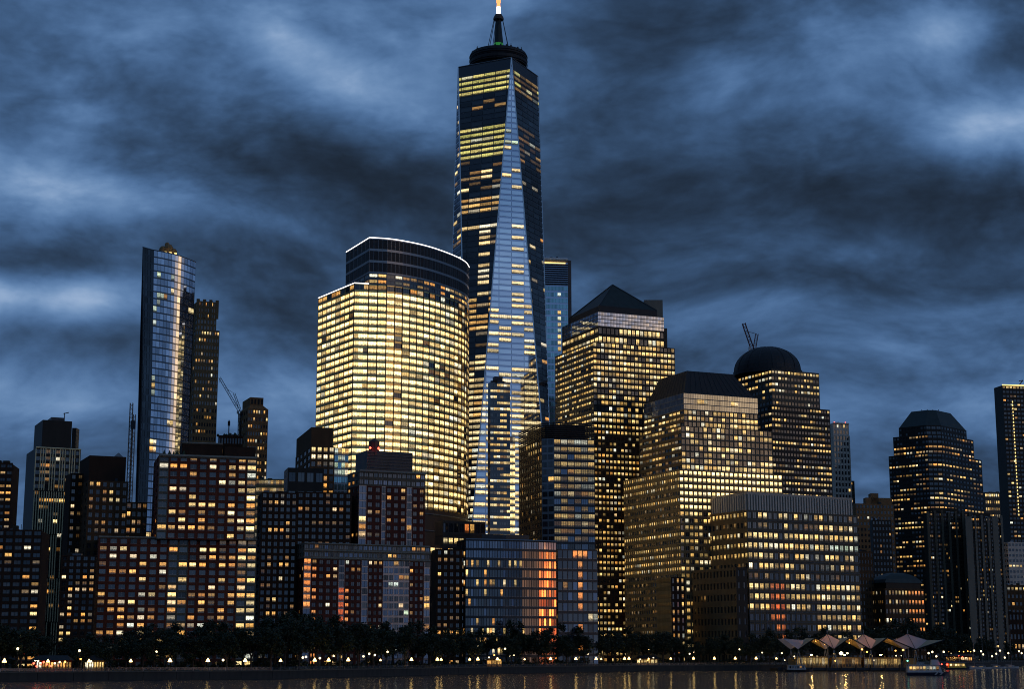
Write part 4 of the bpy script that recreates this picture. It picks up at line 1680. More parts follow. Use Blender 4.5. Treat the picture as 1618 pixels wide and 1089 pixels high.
def hoist():
    Y = 990.0
    p = atY(208, 637, Y)
    root = link('builders_hoist', None, None, (p[0], Y, GZ))
    tag(root, 'thin lattice builders hoist mast beside the flared glass tower', 'hoist mast')
    g = np.array((p[0], Y, GZ))
    lattice((p[0], Y, GZ), (p[0], Y, p[2]), 1.6, 60, 'metal_dark', g, root, 'mast')
    q2 = atY(212, 655, Y)
    lattice((q2[0], Y + 1, GZ), (q2[0], Y + 1, q2[2]), 1.3, 60, 'metal_dark', g, root, 'mast')
    c = atY(211, 672, Y)
    link('hoist_car', mesh_from_quads('hoist_car', np.array(boxq(c[0] - 1.4, c[0] + 1.4, Y - 1.8, Y - .4, c[2] - 2.5, c[2] + 2.5)) - g, ['metal_dark']), root)


hoist()


# ------------------------------------------------------------------ towers behind, left
def stone_tower():
    Y = 1330
    b, bx = tower('limestone_tower', 'brown limestone apartment tower with lit crown beside the flared glass tower', 'residential tower', (310, 520), Y, 24, 296, 347, 'limestone',
                  (9, 46, .5, .5, mixcls(91, d=60, w=7, b=5, y=4)), (3, 46, .45, .5, mixcls(92, d=12, w=1)), finish=False, limit=120, minpx=3.4)
    Zt = zof(474, Y)
    t = box4(313, 474, Y + 3, 24, 303, 343, Zt)
    C, R_, L_, K, Z = t
    cls = {(0, 0): 'w', (0, 2): 'd', (0, 4): 'w'}
    b.prism([L_, C, R_], [K], bx[4] - .3, Zt, [(2, 5, .5, .6, mixcls(93, d=4, w=1)), (6, 5, .5, .62, lambda r_, c_, n_, m_: ('w' if c_ % 2 == 0 else 'd') if r_ == 0 else ('w' if (r_ * 7 + c_) % 17 == 0 else 'd'))], 'limestone')
    for i in range(4):
        p = lerp2(C, R_, i / 3.0)
        b.part('pinnacle', 'limestone', boxq(p[0] - 1.2, p[0] + 1.2, p[1] - .6, p[1] + 1.8, Zt - 14, Zt + 1.6))
    b.done()


stone_tower()


def bell_tower():
    Y = 1400
    b, bx = tower('stepped_stone_tower', 'small brown stone tower with a narrowed square top, left of the gold tower', 'tower', (392, 645), Y, 22, 378, 424, 'limestone',
                  (8, 34, .5, .5, mixcls(95, d=8, w=4, b=1)), (4, 34, .5, .5, mixcls(96, d=14, w=1)), finish=False, limit=100, minpx=3)
    C, R_, L_, K, Z = bx
    Zt = zof(627, Y)
    q0 = [C, R_, K, L_]
    i1 = inset_box(bx, 2.2, 2.2, 4, 2)
    q1 = [i1[0], i1[1], i1[3], i1[2]]
    b.part('shoulder', 'limestone', frustq(ccw(q0), Z - .6, ccw(q1), Z + 3))
    b.part('top_storey', 'limestone', prismq(ccw(q1), Z + 3, Zt))
    for i in range(4):
        p = lerp2(i1[0], i1[1], (i + .5) / 4)
        b.part('top_opening', 'roof_black', boxq(p[0] - .9, p[0] + .9, p[1] - .25, p[1] + .3, Z + 4, Zt - 1.5))
    b.done()
    b, bx = tower('roof_garden_block', 'low dark block with a rooftop mast between two brown stone towers', 'building', (345, 688), 1380, 10, 341, 384, 'brick_dark',
                  (9, 20, .5, .5, mixcls(97, d=12, y=2, w=1)), None, finish=False, limit=60, minpx=3, depth=None)
    Zr = bx[4]
    p = atY(362, 664, 1388)
    b.part('roof_mast', 'metal_dark', tubeq((p[0], 1388, Zr - 1), (p[0], 1388, p[2]), .5, 5) + boxq(p[0] - .9, p[0] + .9, 1387.2, 1388.8, p[2] - 5, p[2] - 1))
    r = rng(98)
    for i in range(9):
        x = xof(r.uniform(344, 382), 1386, Zr)
        b.part('roof_planting', 'leaves', latheq((x, 1386), [(.1, Zr - .8), (r.uniform(1, 1.8), Zr + .4), (r.uniform(.6, 1.2), Zr + 1.6), (.05, Zr + r.uniform(2, 3.2))], 7))
    b.done()
    tower('olive_office_block', 'olive office block showing between the brick apartments and dark block', 'building', (405, 757), 1150, 6, 402, 450, 'stone_gold',
          (10, 24, .92, .62, lambda r_, c_, n_, m_: 'k' if (r_ * 5 + c_) % 4 else 'y'), None, limit=100, minpx=3)


bell_tower()


# ------------------------------------------------------------------ left group of apartment houses
def pier_tower():
    Y = 760
    rr = rng(101)
    S = {(2, 1), (2, 2), (4, 6), (4, 7), (7, 1), (7, 2), (7, 3), (7, 6), (10, 1)}
    S2 = {(7, 4), (7, 5), (10, 4), (14, 3), (19, 1)}
    cls = lambda r_, c_, n_, m_: 'w' if (r_, c_) in S else ('b' if (r_, c_) in S2 else rr.choices('dgyw', (40, 8, 6, 3))[0])
    b, bx = tower('striped_pier_tower', 'apartment tower with cream vertical piers and a dark grey penthouse', 'apartment tower', (57, 708), Y, 25, 42, 128, 'granite_dark',
                  (9, 31, .82, .60, cls), None, finish=False, mull=1)
    C, R_, L_, K, Z = bx
    d = np.array(R_) - np.array(C)
    L = np.linalg.norm(d)
    d /= L
    n = np.array((d[1], -d[0]))
    an = math.atan2(d[1], d[0])
    H = Z - GZ
    seg = 5
    for s_ in range(seg):
        for i in range(19):
            if i % 2 and (i + s_) % 4 == 1:
                continue
            x = L * (i + (.25 if s_ % 2 else 0)) / 18.5
            if x > L:
                continue
            p = np.array(C) + d * x + n * .12
            me = _winmesh.setdefault(('pier', s_), mesh_from_quads('pier', boxq(-.2, .2, -.3, .15, H * s_ / seg + .3, H * (s_ + 1) / seg - .1), ['pier_cream']))
            link('pier', me, b.root, (p[0] - b.base[0], p[1] - b.base[1], 0), an)
    b.part('cornice', 'pier_cream', tubeq((*(np.array(C) + n * .3), Z + .2), (*(np.array(R_) + n * .3), Z + .2), .35, 4))
    i1 = inset_box(bx, 1.2, 2.6, 4.5, 3)
    zp = zof(664, Y + 3)
    b.prism([i1[2], i1[0], i1[1]], [i1[3]], Z - .6, zp, None, 'granite_dark', coremat='granite_dark')
    i2 = inset_box((i1[0], i1[1], i1[2], i1[3]), 1, 4, 3.5, 4)
    b.prism([i2[2], i2[0], i2[1]], [i2[3]], zp - .6, zof(659, Y + 4), None, 'metal_dark')
    e = lerp2(i1[1], i1[3], .2)
    b.part('roof_davit', 'metal_dark', tubeq((*i2[1], zp), (i2[1][0], i2[1][1], zp + 4), .2, 4) + tubeq((i2[1][0] - .5, i2[1][1], zp + 3.6), (i2[1][0] + 2, i2[1][1], zp + 4.2), .2, 4))
    b.part('side_block', 'granite_dark', boxq(i1[1][0] + .01, i1[1][0] + 2.0, i1[1][1] + .5, i1[1][1] + 6, Z - .6, zp - 3))
    b.done()


pier_tower()

tower('edge_apartment_tower', 'dark brick apartment tower cut by the left edge of the view', 'apartment tower', (-30, 731), 690, 8, -40, 20.5, 'brick_dark',
      (5, 30, .72, .45, mixcls(111, d=4, w=4, y=3, g=3)), None)
tower('corner_apartment_block', 'dark apartment block with wide lit windows at the bottom left corner', 'apartment building', (-22, 837), 612, 7, -30, 67, 'brick_dark',
      (6, 19, .72, .55, lambda r_, c_, n_, m_, rr=rng(112): rr.choices('gdwby', (40, 26, 18, 8, 8) if c_ > 3 else (60, 30, 5, 2, 3))[0]), None)


def stepped_brick():
    Y = 705
    rr = rng(121)
    cl = mixcls(122, d=50, g=12, w=16, b=10, y=6)
    b, bx = tower('stepped_brick_house', 'stepped dark brick apartment house with a rooftop bulkhead behind the front block', 'apartment building', (140, 759), Y, 24, 122, 203, 'brick_brown',
                  (6, 24, .52, .58, cl), (3, 24, .3, .5, mixcls(123, d=1)), finish=False, cope='concrete')
    C, R_, L_, K, Z = bx
    zb = zof(722, Y + 8)
    i1 = inset_box(bx, 3, .5, .8, 1)
    b.prism([i1[2], i1[0], i1[1]], [i1[3]], Z - .6, zb, None, 'brick_dark')
    ap = atY(186, 719, Y + 12)
    pp = [lerp2(i1[0], i1[1], .62), lerp2(i1[0], i1[1], .95)]
    ps = pp + [(pp[1][0] - 1, pp[1][1] + 4), (pp[0][0] - 1, pp[0][1] + 4)]
    cxy = (sum(p[0] for p in ps) / 4, sum(p[1] for p in ps) / 4)
    b.part('stair_roof', 'metal_grey', frustq(ccw(ps), zb - .6, ccw([lerp2(p, cxy, .95) for p in ps]), zb + 1.9))
    # left terrace and right wing
    zl = zof(748, Y + 14)
    w1 = boxd(112, 748, Y + 14, 24, 14, 143, zl)
    b.prism([w1[2], w1[0], w1[1]], [w1[3]], GZ, zl, [None, (3, 26, .5, .55, mixcls(124, d=30, w=6, y=5))], 'brick_dark')
    zr_ = zof(791, Y + 1)
    w2 = boxd(200, 791, Y + 8, 20, 12, 233, zr_)
    b.prism([w2[2], w2[0], w2[1]], [w2[3]], GZ, zr_, [None, (4, 20, .62, .6, mixcls(125, d=30, w=22, g=14, y=8))], 'brick_brown', cope='concrete')
    b.done()
    # dark low wing to the left
    tower('dark_brick_wing', 'narrow dark brick wing with few lit windows between striped tower and front block', 'apartment building', (97, 878), 668, 10, 86, 152, 'brick_dark',
          (5, 18, .55, .6, mixcls(126, d=40, w=7, b=3, y=4)), None, cope='brick_dark')


stepped_brick()


def brick_block():
    Y = 690
    rr = rng(131)

    def lower(row, c, nr, nc):
        if row == 0: return 'g' if c < 12 else 'y'
        if c > 13: return rr.choices('wbgyd', (26, 24, 26, 8, 10))[0]
        if row > 13: return rr.choices('dgw', (5, 2, 1))[0]
        return rr.choices('wgdyb', (34, 22, 30, 9, 6))[0]

    def upper(row, c, nr, nc):
        if c == nc - 1: return rr.choices('bwBy', (50, 20, 20, 10))[0]
        if c >= nc - 3: return rr.choices('bwgd', (36, 14, 30, 20))[0]
        if row in (1, 9): return rr.choices('wbg', (55, 10, 30))[0]
        return rr.choices('gdwb', (52, 22, 16, 6))[0]
    bx = box4(156, 849, Y, 16, 150, 406)
    C, R_, L_, K, Z = bx
    b = Bld('red_brick_apartments', 'large red brick apartment block with a taller right half and many lit windows', 'apartment building', ctr(C, R_, L_, K), frame='frame_pale', limit=300)
    cols = [0, 2, 4, 7, 9, 14, 16]
    pts = split(C, R_, [q / 16 for q in cols])

    def part_of(f, c0, tot):
        return lambda r_, c_, n_, m_: f(r_, c_ + c0, n_, tot)
    low = []
    for c0, c1, bay in zip(cols[:-1], cols[1:], (0, 0, 0, 1, 0, 1)):
        low.append((c1 - c0, 17, .80 if bay else .64, .66 if bay else .60, part_of(lower, c0, 16), 'concrete' if bay else 'brick_red'))
    b.prism([L_] + pts, [K], GZ, Z, [(2, 17, .3, .5, mixcls(132, d=1))] + low, 'brick_red')
    d = np.array(R_) - np.array(C)
    L = np.linalg.norm(d)
    d /= L
    n = np.array((d[1], -d[0]))
    b.part('cornice', 'stone_grey', tubeq((*(np.array(C) + n * .15), Z), (*(np.array(R_) + n * .15), Z), .5, 4))
    Zu = atY(252, 718, Y + 3)[2]
    U = box4(252, 718, Y + 3, 16, 243, 406, Zu)
    C, R_, L_, K, Z2 = U
    cu = [0, 1, 3, 8, 9, 10]
    up = []
    for c0, c1, bay in zip(cu[:-1], cu[1:], (1, 0, 0, 0, 1)):
        up.append((c1 - c0, 11, .84 if bay else .66, .70 if bay else .60, part_of(upper, c0, 10), 'concrete' if bay else 'brick_red'))
    b.prism([L_] + split(C, R_, [q / 10 for q in cu]), [K], Z - .6, Zu, [(2, 11, .3, .5, mixcls(133, d=3, w=1))] + up, 'brick_red', cope='stone_grey')
    b.part('cornice', 'stone_grey', tubeq((*(np.array(C) + n * .15), Zu - .6), (*(np.array(R_) + n * .15), Zu - .6), .75, 4))
    # rooftop bulkhead with a pale lid
    zq = zof(700, Y + 8)
    q = box4(288, 700, Y + 8, 16, 284, 352, zq)
    b.prism([q[2], q[0], q[1]], [q[3]], Zu - .6, zq, None, 'brick_dark', cope='stone_grey')
    b.part('bulkhead_lid', 'stone_grey', tubeq((q[0][0], q[0][1] - .2, zq), (q[1][0], q[1][1] - .2, zq), .4, 4))
    q2 = box4(355, 708, Y + 12, 16, 352, 404, zof(706, Y + 12))
    b.prism([q2[2], q2[0], q2[1]], [q2[3]], Zu - .6, q2[4], None, 'brick_dark')
    r2 = rng(5)
    for i in range(7):
        x = lerp2(C, R_, r2.uniform(.03, .25))
        b.part('roof_shrub', 'leaves', latheq((x[0], x[1] + 2), [(.05, Zu - .6), (r2.uniform(.5, .9), Zu + .3), (.05, Zu + r2.uniform(1.2, 2.4))], 6))
    b.done()


brick_block()


def dark_apartments():
    Y = 765
    cl = mixcls(141, d=50, g=10, w=9, y=9, b=2)
    b, bx = tower('dark_apartment_house', 'unlit-looking dark apartment house left of the plum brick tower', 'apartment building', (414, 778), Y, 14, 407, 470, 'brick_dark',
                  (6, 25, .55, .6, cl), (1, 25, .3, .5, mixcls(142, d=1)), finish=False)
    z2 = zof(740, Y + 10)
    q = box4(455, 740, Y + 8, 14, 449, 512, z2)
    b.prism([q[2], q[0], q[1]], [q[3]], bx[4] - 14, z2, [None, (4, 3, .7, .5, mixcls(143, d=1))], 'granite_dark')
    z3 = zof(778, Y + 8)
    q = boxd(470, 778, Y + 6, 14, 16, 556, z3)
    b.prism([q[2], q[0], q[1]], [q[3]], GZ, z3, [None, (8, 25, .55, .58, mixcls(144, d=40, g=10, w=8, y=8))], 'brick_dark')
    b.done()
    Y = 860
    rr = rng(146)
    z1 = zof(705, Y)
    b = Bld('brown_penthouse_tower', 'brown apartment tower with lit top storeys in front of the gold tower', 'apartment building', (xof(500, Y, z1), Y + 8, GZ))
    q = box4(491, 705, Y, 16, 467, 529, z1)
    b.prism([q[2], q[0], q[1]], [q[3]], GZ, z1, [(4, 30, .6, .6, mixcls(145, g=5, d=4, w=1)), (4, 30, .62, .7, lambda r_, c_, n_, m_: 'b' if r_ < 2 else rr.choice('dgdyw'))], 'brick_brown', cope='stone_grey')
    q2 = boxd(529, 708, Y + 7, 16, 10, 551, zof(708, Y + 7))
    b.prism([q2[2], q2[0], q2[1]], [q2[3]], GZ, q2[4], [None, (4, 30, .88, .85, lambda r_, c_, n_, m_: rr.choices('cfn', (5, 2, 2))[0] if r_ < 4 else rr.choice('ngn'))], 'metal_grey', rec=.15)
    zt = zof(676, Y + 3)
    i1 = inset_box(q, 1, .3, 1, 0)
    b.prism([i1[2], i1[0], i1[1]], [i1[3]], z1 - .6, zt, None, 'brick_brown')
    b.done()


dark_apartments()


def plum_house():
    Y = 762
    b = Bld('plum_brick_house', 'plum brick apartment house with glazed bays, tower and rooftop plant lit red', 'apartment building', (xof(580, Y, 3), Y + 18, GZ), mull=1)
    Zb = atY(481, 858, Y)[2]
    C, R_, L_, K, Z = box4(481, 858, Y, 25.0, 462, 680, Zb)
    fr = [0, .055, .27, .315, .45, .50, .62, .83, .95, 1]
    pts = split(C, R_, fr)
    rr = rng(151)
    z_t = Z - 2 * 3.5
    nr = round((z_t - GZ) / 3.35)
    brick = lambda s_: mixcls(s_, d=34, g=30, w=14, y=5)
    bay = lambda s_: mixcls(s_, d=60, u=18, w=4)
    sp = [(1, nr, .9, .82, lambda r_, c_, n_, m_: 'O' if r_ < 7 else 'u', 'metal_grey'), (4, nr, .55, .56, lambda r_, c_, n_, m_: 'O' if c_ == 0 and r_ % 3 else rr.choices('dgw', (4, 4, 2))[0]), (1, nr, .86, .84, lambda r_, c_, n_, m_: 'o' if 3 < r_ < 9 else 'd', 'metal_grey'), (3, nr, .55, .56, lambda r_, c_, n_, m_: 'O' if c_ == 0 and 3 < r_ < 9 else rr.choices('dgw', (4, 4, 1))[0]),  # orange panes in the bays emit in place of mirrored sunset
          (1, nr, .86, .84, mixcls(5, u=5, g=2), 'metal_grey'), (3, nr, .55, .56, brick(6)), (5, nr, .84, .72, mixcls(7, u=20, d=10, g=10, c=2, w=4), 'metal_grey'), (3, nr, .55, .56, brick(8)), (1, nr, .86, .84, mixcls(9, u=5, w=2, g=3), 'metal_grey')]
    b.prism([L_] + pts, [K], GZ, z_t, [(5, nr, .5, .55, mixcls(10, d=9, w=1))] + sp, 'brick_plum')
    b.prism([L_, C, R_], [K], z_t, Z, [(5, 2, .5, .5, mixcls(11, d=9, w=1)), (26, 2, .7, .55, mixcls(12, u=20, g=10, d=8, w=4))], 'stone_grey', cope='stone_grey')
    d = np.array(R_) - np.array(C)
    L = np.linalg.norm(d)
    d /= L
    n = np.array((d[1], -d[0]))
    for zz in (Z - .3, z_t + 3.5, z_t):
        b.part('cornice', 'stone_grey', tubeq((*(np.array(C) + n * .15), zz), (*(np.array(R_) + n * .15), zz), .45, 4))
    # tower
    Zt = atY(568, 744, Y + 14)[2]
    t = box4(568, 744, Y + 14, 25.0, 549, 672, Zt)
    C, R_, L_, K, _ = t
    pts = split(C, R_, [0, .11, .34, .40, .72, .80, 1])
    zc = Zt - 7
    nr = round((zc - Z) / 3.35)
    sp = [(1, nr, .9, .84, mixcls(13, u=6, w=5, b=2), 'metal_grey'), (2, nr, .55, .56, brick(14)), (1, nr, .86, .84, mixcls(15, u=5, d=5), 'metal_grey'), (3, nr, .55, .56, brick(16)),
          (1, nr, .86, .84, mixcls(17, u=5, d=4, w=2), 'metal_grey'), (2, nr, .55, .56, brick(18))]
    b.prism([L_] + pts, [K], Z - .6, zc, [(3, nr, .45, .5, mixcls(19, d=9, w=1))] + sp, 'brick_plum')
    b.prism([L_, C, R_], [K], zc, Zt, [(3, 2, .5, .5, mixcls(20, d=4, w=2)), (14, 2, .8, .6, mixcls(21, d=12, u=9, w=2, b=1))], 'granite_mid', cope='stone_grey')
    d2 = np.array(R_) - np.array(C)
    b.part('cornice', 'stone_grey', tubeq((*(np.array(C) + n * .2), Zt - .2), (*(np.array(R_) + n * .2), Zt - .2), .7, 4))
    # louvred plant room
    q = box4(580, 716, Y + 20, 25.0, 562, 652, zof(712, Y + 20))
    Cq, Rq, Lq, Kq, Zq = q
    b.part('plant_room', 'metal_dark', prismq(ccw([Cq, Rq, Kq, Lq]), Zt - .6, Zq))
    for i in range(7):
        zz = Zt + (Zq - Zt) * (i + .4) / 7
        b.part('louvre', 'metal_grey', tubeq((*(np.array(Cq) + n * .1), zz), (*(np.array(Rq) + n * .1), zz), .22, 4))
    p = atY(591, 711, Y + 24)
    zt_ = atY(591, 698, Y + 24)[2]
    b.part('water_tank', 'metal_brown', latheq((p[0], Y + 24), [(2.6, Zq - 2), (2.6, zt_), (.1, zt_ + 1.6)], 10))
    for px, py in ((585, 708), (598, 709)):
        e = atY(px, py, Y + 19)
        b.part('roof_beacon', 'lamp_red', latheq((e[0], e[1]), [(.1, e[2] - .6), (.55, e[2]), (.1, e[2] + .6)], 6))
    b.done()


plum_house()

tower('narrow_brick_house', 'narrow dark brick house with a column of amber windows left of the low glass block', 'apartment building', (690, 868), 812, 12, 682, 738, 'brick_dark',
      (5, 16, .5, .55, mixcls(161, d=26, w=12, g=6, y=4)), None)


def glass_residences():
    # low curved glass block
    Y = 812
    Z = atY(738, 853, Y)[2]
    P = [(xof(736, Y, Z), Y)]
    for px, an in ((765, 12), (795, 16), (825, 20), (851, 25), (879, 28.0)):
        P.append(along(P[-1], math.radians(an), px, Z))
    L_ = along(P[0], math.radians(112), 722, Z)
    b = Bld('low_glass_block', 'low curved grey glass apartment block catching the orange sunset at its right end', 'apartment building', (P[2][0], P[2][1] + 12, GZ), frame='metal_grey', mull=0)
    rr = rng(171)
    lit_rows = {2: .22, 4: .28, 9: .22, 10: .28, 11: .3}

    def f(k):
        def g(row, c, nr, nc):
            if k >= 3 and row > 0 and not (row in (9, 11) and rr.random() < .2): return 'm'
            if row < 2: return 'u'
            p = lit_rows.get(row, .03) * (1.6 if k < 2 else .6)
            return rr.choice('wfb') if rr.random() < p else rr.choices('dug', (9, 2, 2))[0]
        return g
    nr = 13
    chain = [L_] + P
    b.prism(chain, [(P[-1][0] - 8, P[-1][1] + 24), (L_[0] + 6, L_[1] + 12)], GZ, Z, [(3, nr, .5, .6, mixcls(172, d=9, w=3), 'brick_dark')] + [(7, nr, .80, .74, f(i)) for i in range(5)], 'metal_dark', rec=.2, cope='metal_grey')
    for a, e in zip(P[:-1], P[1:]):
        b.part('cornice', 'metal_grey', tubeq((*a, Z), (*e, Z), .5, 4))
    i1 = [lerp2(p, (P[2][0] + 4, P[2][1] + 18), .35) for p in (P[0], P[2], P[4])]
    b.prism(i1, [(i1[2][0] - 6, i1[2][1] + 8), (i1[0][0], i1[0][1] + 8)], Z - .6, Z + 3.2, None, 'metal_dark')
    b.done()


glass_residences()


def louvre_tower():
    Y = 868
    Z = atY(875, 693, Y)[2]
    C2 = (xof(875, Y, Z), Y)
    ph = 12
    R_ = along(C2, math.radians(ph), 939, Z)
    C1 = along(C2, math.radians(158), 856, Z)
    L_ = along(C1, math.radians(107), 820, Z)
    b = Bld('louvred_crown_tower', 'brown brick and glass apartment tower with a dark louvred crown', 'apartment tower', (C2[0], C2[1] + 20, GZ), frame='frame_dark', mull=2)
    rr = rng(181)
    nr = round((Z - GZ) / 4.0)

    def right(row, c, nr_, nc_):
        if row < 2: return 'k'
        if row < 14:
            return 'k' if rr.random() < .93 - .03 * row else rr.choice('uy')
        if row < 17: return rr.choice('uugk')
        if row in (17, 18): return 'w' if rr.random() < .6 else 'k'
        if row < 21: return 'u'
        if c in (2, 3) and row < 30: return 'o' if rr.random() < .8 else 'w'  # orange of the reflected sunset, given off by the panes
        return rr.choices('duwg', (50, 30, 6, 6))[0]

    def left(row, c, nr_, nc_):
        if row < 2 and 3 < c < 8: return 'f'
        return rr.choices('dgwy', (40, 10, 7, 4))[0]
    back = [(R_[0] - 8, R_[1] + 30), (L_[0] + 10, L_[1] + 8)]
    b.prism([L_, C1, C2, R_], back, GZ, Z, [(10, nr, .5, .6, left, 'brick_brown'), (2, nr, .85, .7, lambda *a: rr.choices('dgw', (12, 3, 1))[0], 'metal_grey'), (6, nr, .90, .72, right, 'metal_dark')], 'brick_brown', rec=.25)
    # louvred crown: a stack of horizontal blades on posts
    zc = zof(667, Y)
    chain = [L_, C1, C2, R_]
    k = 8
    for i in range(k):
        zz = Z + (zc - Z) * (i + .5) / k
        for a, e in zip(chain[:-1], chain[1:]):
            b.part('louvre', 'metal_brown', tubeq((*a, zz), (*e, zz), .34, 4))
    for a, e in zip(chain[:-1], chain[1:]):
        m_ = max(1, round(math.dist(a, e) / 4))
        for j in range(m_ + 1):
            p = lerp2(a, e, j / m_)
            b.part('post', 'metal_dark', tubeq((p[0], p[1] + .3, Z - .5), (p[0], p[1] + .3, zc), .18, 4))
    i1 = [lerp2(p, (C2[0] + 2, C2[1] + 16), .22) for p in chain]
    b.part('plant_room', 'roof_black', prismq(ccw(i1 + [(R_[0] - 9, R_[1] + 22), (L_[0] + 12, L_[1] + 2)]), Z - .6, zc - 1.5))
    b.done()
    # lower glazed wing in front of it
    Zw = zof(868, 846)
    q = boxd(881, 868, 846, 22, 10, 944, Zw)
    g = Bld('glazed_lower_wing', 'glazed apartment wing with painted orange sunset reflections in a column of windows below the louvred tower', 'apartment building', ctr(*q[:4]), frame='metal_grey', mull=0)

    def w(row, c, nr_, nc_):
        if (row == 0 and c in (3, 4, 5)) or (c == 4 and row < 5): return 'O'  # painted sunset reflection, built from emitting panes
        if c == 4 and row < 10: return rr.choice('Owd')
        if row == 6 and c > 5: return 'f'
        return rr.choices('duwg', (50, 22, 6, 8))[0]
    g.prism([q[2], q[0], q[1]], [q[3]], GZ, Zw, [(3, 11, .6, .7, mixcls(182, d=8, w=2)), (8, 11, .84, .74, w)], 'metal_dark', rec=.2, cope='metal_grey')
    g.done()


louvre_tower()
# ------------------------------------------------------------------ right group
def octagon_tower():
    Y = 1440
    b = Bld('chamfered_office_tower', 'dark office tower with chamfered corner and blunt sloping roof, far right', 'office tower', (xof(1477, Y, 3), Y + 40, GZ), minpx=3.2)
    rr = rng(201)

    def tier(pxc, py, Yc, wl, wr, c_half, z0, cls, colsL, colsM, colsR, wall='granite_dark'):
        Z = atY(pxc, py, Yc)[2]
        A = (xof(pxc - c_half, Yc, Z), Yc)
        B_ = along(A, math.radians(6), pxc + c_half, Z)
        R_ = along(B_, math.radians(47), wr, Z)
        L_ = along(A, math.radians(137), wl, Z)
        nr = max(1, round((Z - z0) / 4.2))
        bk = [(R_[0] - 25, R_[1] + 38), (L_[0] + 30, L_[1] + 38)]
        b.prism([L_, A, B_, R_], bk, z0, Z, [(colsL, nr, .66, .46, cls), (colsM, nr, .8, .5, cls), (colsR, nr, .66, .46, cls)], wall, cope='granite_mid')
        return Z, L_, A, B_, R_, bk
    base = office(202, 'f', .3, .18, alt='w', altp=.35, run=.5)
    mids = office(203, 'w', .7, .2, run=.4)
    z2 = atY(1477, 716, Y)[2]
    tier(1477, 716, Y, 1404, 1551, 11, GZ, base, 12, 3, 12)
    z1 = zof(686, Y + 6)
    t = tier(1477, 686, Y + 6, 1411, 1538, 11, z2 - .4, office(204, 'w', .25, .1), 11, 3, 11)
    z0 = zof(672, Y + 12)
    t = tier(1475, 672, Y + 12, 1420, 1527, 12, z1 - .4, lambda *a: 'd', 9, 3, 9)
    poly = [t[1], t[2], t[3], t[4]] + t[5]
    c = (sum(p[0] for p in poly) / 6, sum(p[1] for p in poly) / 6)
    roof = b.part('blunt_roof', 'copper_green', frustq(ccw(poly), t[0] - .5, ccw([lerp2(p, c, .42) for p in poly]), zof(650, Y + 32)))
    zz = zof(650, Y + 32)
    for i in range(4):
        x = c[0] - 9 + i * 5
        b.part('roof_antenna', 'metal_dark', tubeq((x, c[1] - 8, zz - .5), (x, c[1] - 8, zz + 2.0), .3, 4), parent=roof)
    b.done()


octagon_tower()


def pale_tower():
    Y = 1500
    b, bx = tower('white_pier_tower', 'slim pale stone tower with vertical piers right of the dome', 'tower', (1316, 669), Y, 20, 1309, 1341, 'stone_pale',
                  (5, 40, .5, .62, mixcls(211, d=24, w=1, b=1)), None, finish=False, limit=80, minpx=3)
    C, R_, L_, K, Z = bx
    for i in range(6):
        p = lerp2(C, R_, i / 5)
        b.part('pier', 'stone_pale', tubeq((p[0], p[1] - .3, GZ), (p[0], p[1] - .3, Z - 11), .55, 4))
    b.part('cornice', 'stone_pale', tubeq((C[0], C[1] - .3, Z), (R_[0], R_[1] - .3, Z), .9, 4))
    for i in (0, 1):
        p = lerp2(C, R_, .1 + .7 * i)
        b.part('roof_beacon', 'lamp_red', boxq(p[0] - .3, p[0] + .3, p[1], p[1] + .6, Z + .8, Z + 1.5))
    b.done()
    tower('slim_dark_tower', 'sliver of a dark tower just right of the pale pier tower', 'tower', (1341, 760), 1520, 15, 1338, 1350, 'granite_mid', (3, 30, .6, .5, mixcls(212, d=8, w=2)), None, limit=40, minpx=3)


pale_tower()


def old_stone():
    Y = 1420
    b, bx = tower('old_stone_block', 'old brown stone block with stepped roofline left of the chamfered tower', 'building', (1352, 796), Y, 12, 1347, 1412, 'limestone',
                  (11, 27, .5, .5, mixcls(221, d=30, y=2, w=1)), None, finish=False, limit=100, minpx=3)
    C, R_, L_, K, Z = bx
    for a, e, py, mat in ((.28, .98, 786, 'limestone'), (.42, .62, 779, 'limestone')):
        p, q = lerp2(C, R_, a), lerp2(C, R_, e)
        z = zof(py, Y)
        b.part('roof_tier', mat, prismq(ccw([(p[0], p[1] + 2), (q[0], q[1] + 2), (q[0], q[1] + 12), (p[0], p[1] + 12)]), Z - .6, z))
    b.done()
    tower('dark_narrow_block', 'dark narrow block with few lights between old stone block and chamfered tower', 'building', (1378, 822), 1330, 10, 1374, 1408, 'granite_dark',
          (6, 24, .5, .5, mixcls(222, d=30, w=2, y=2)), None, limit=80, minpx=3)
    tower('brown_corner_block', 'low brown stone block beside the right end of the ribbed-crown block', 'building', (1356, 872), 1180, 16, 1350, 1379, 'brick_brown',
          (5, 16, .4, .55, mixcls(223, d=30, y=1)), None, limit=80, minpx=3)


old_stone()


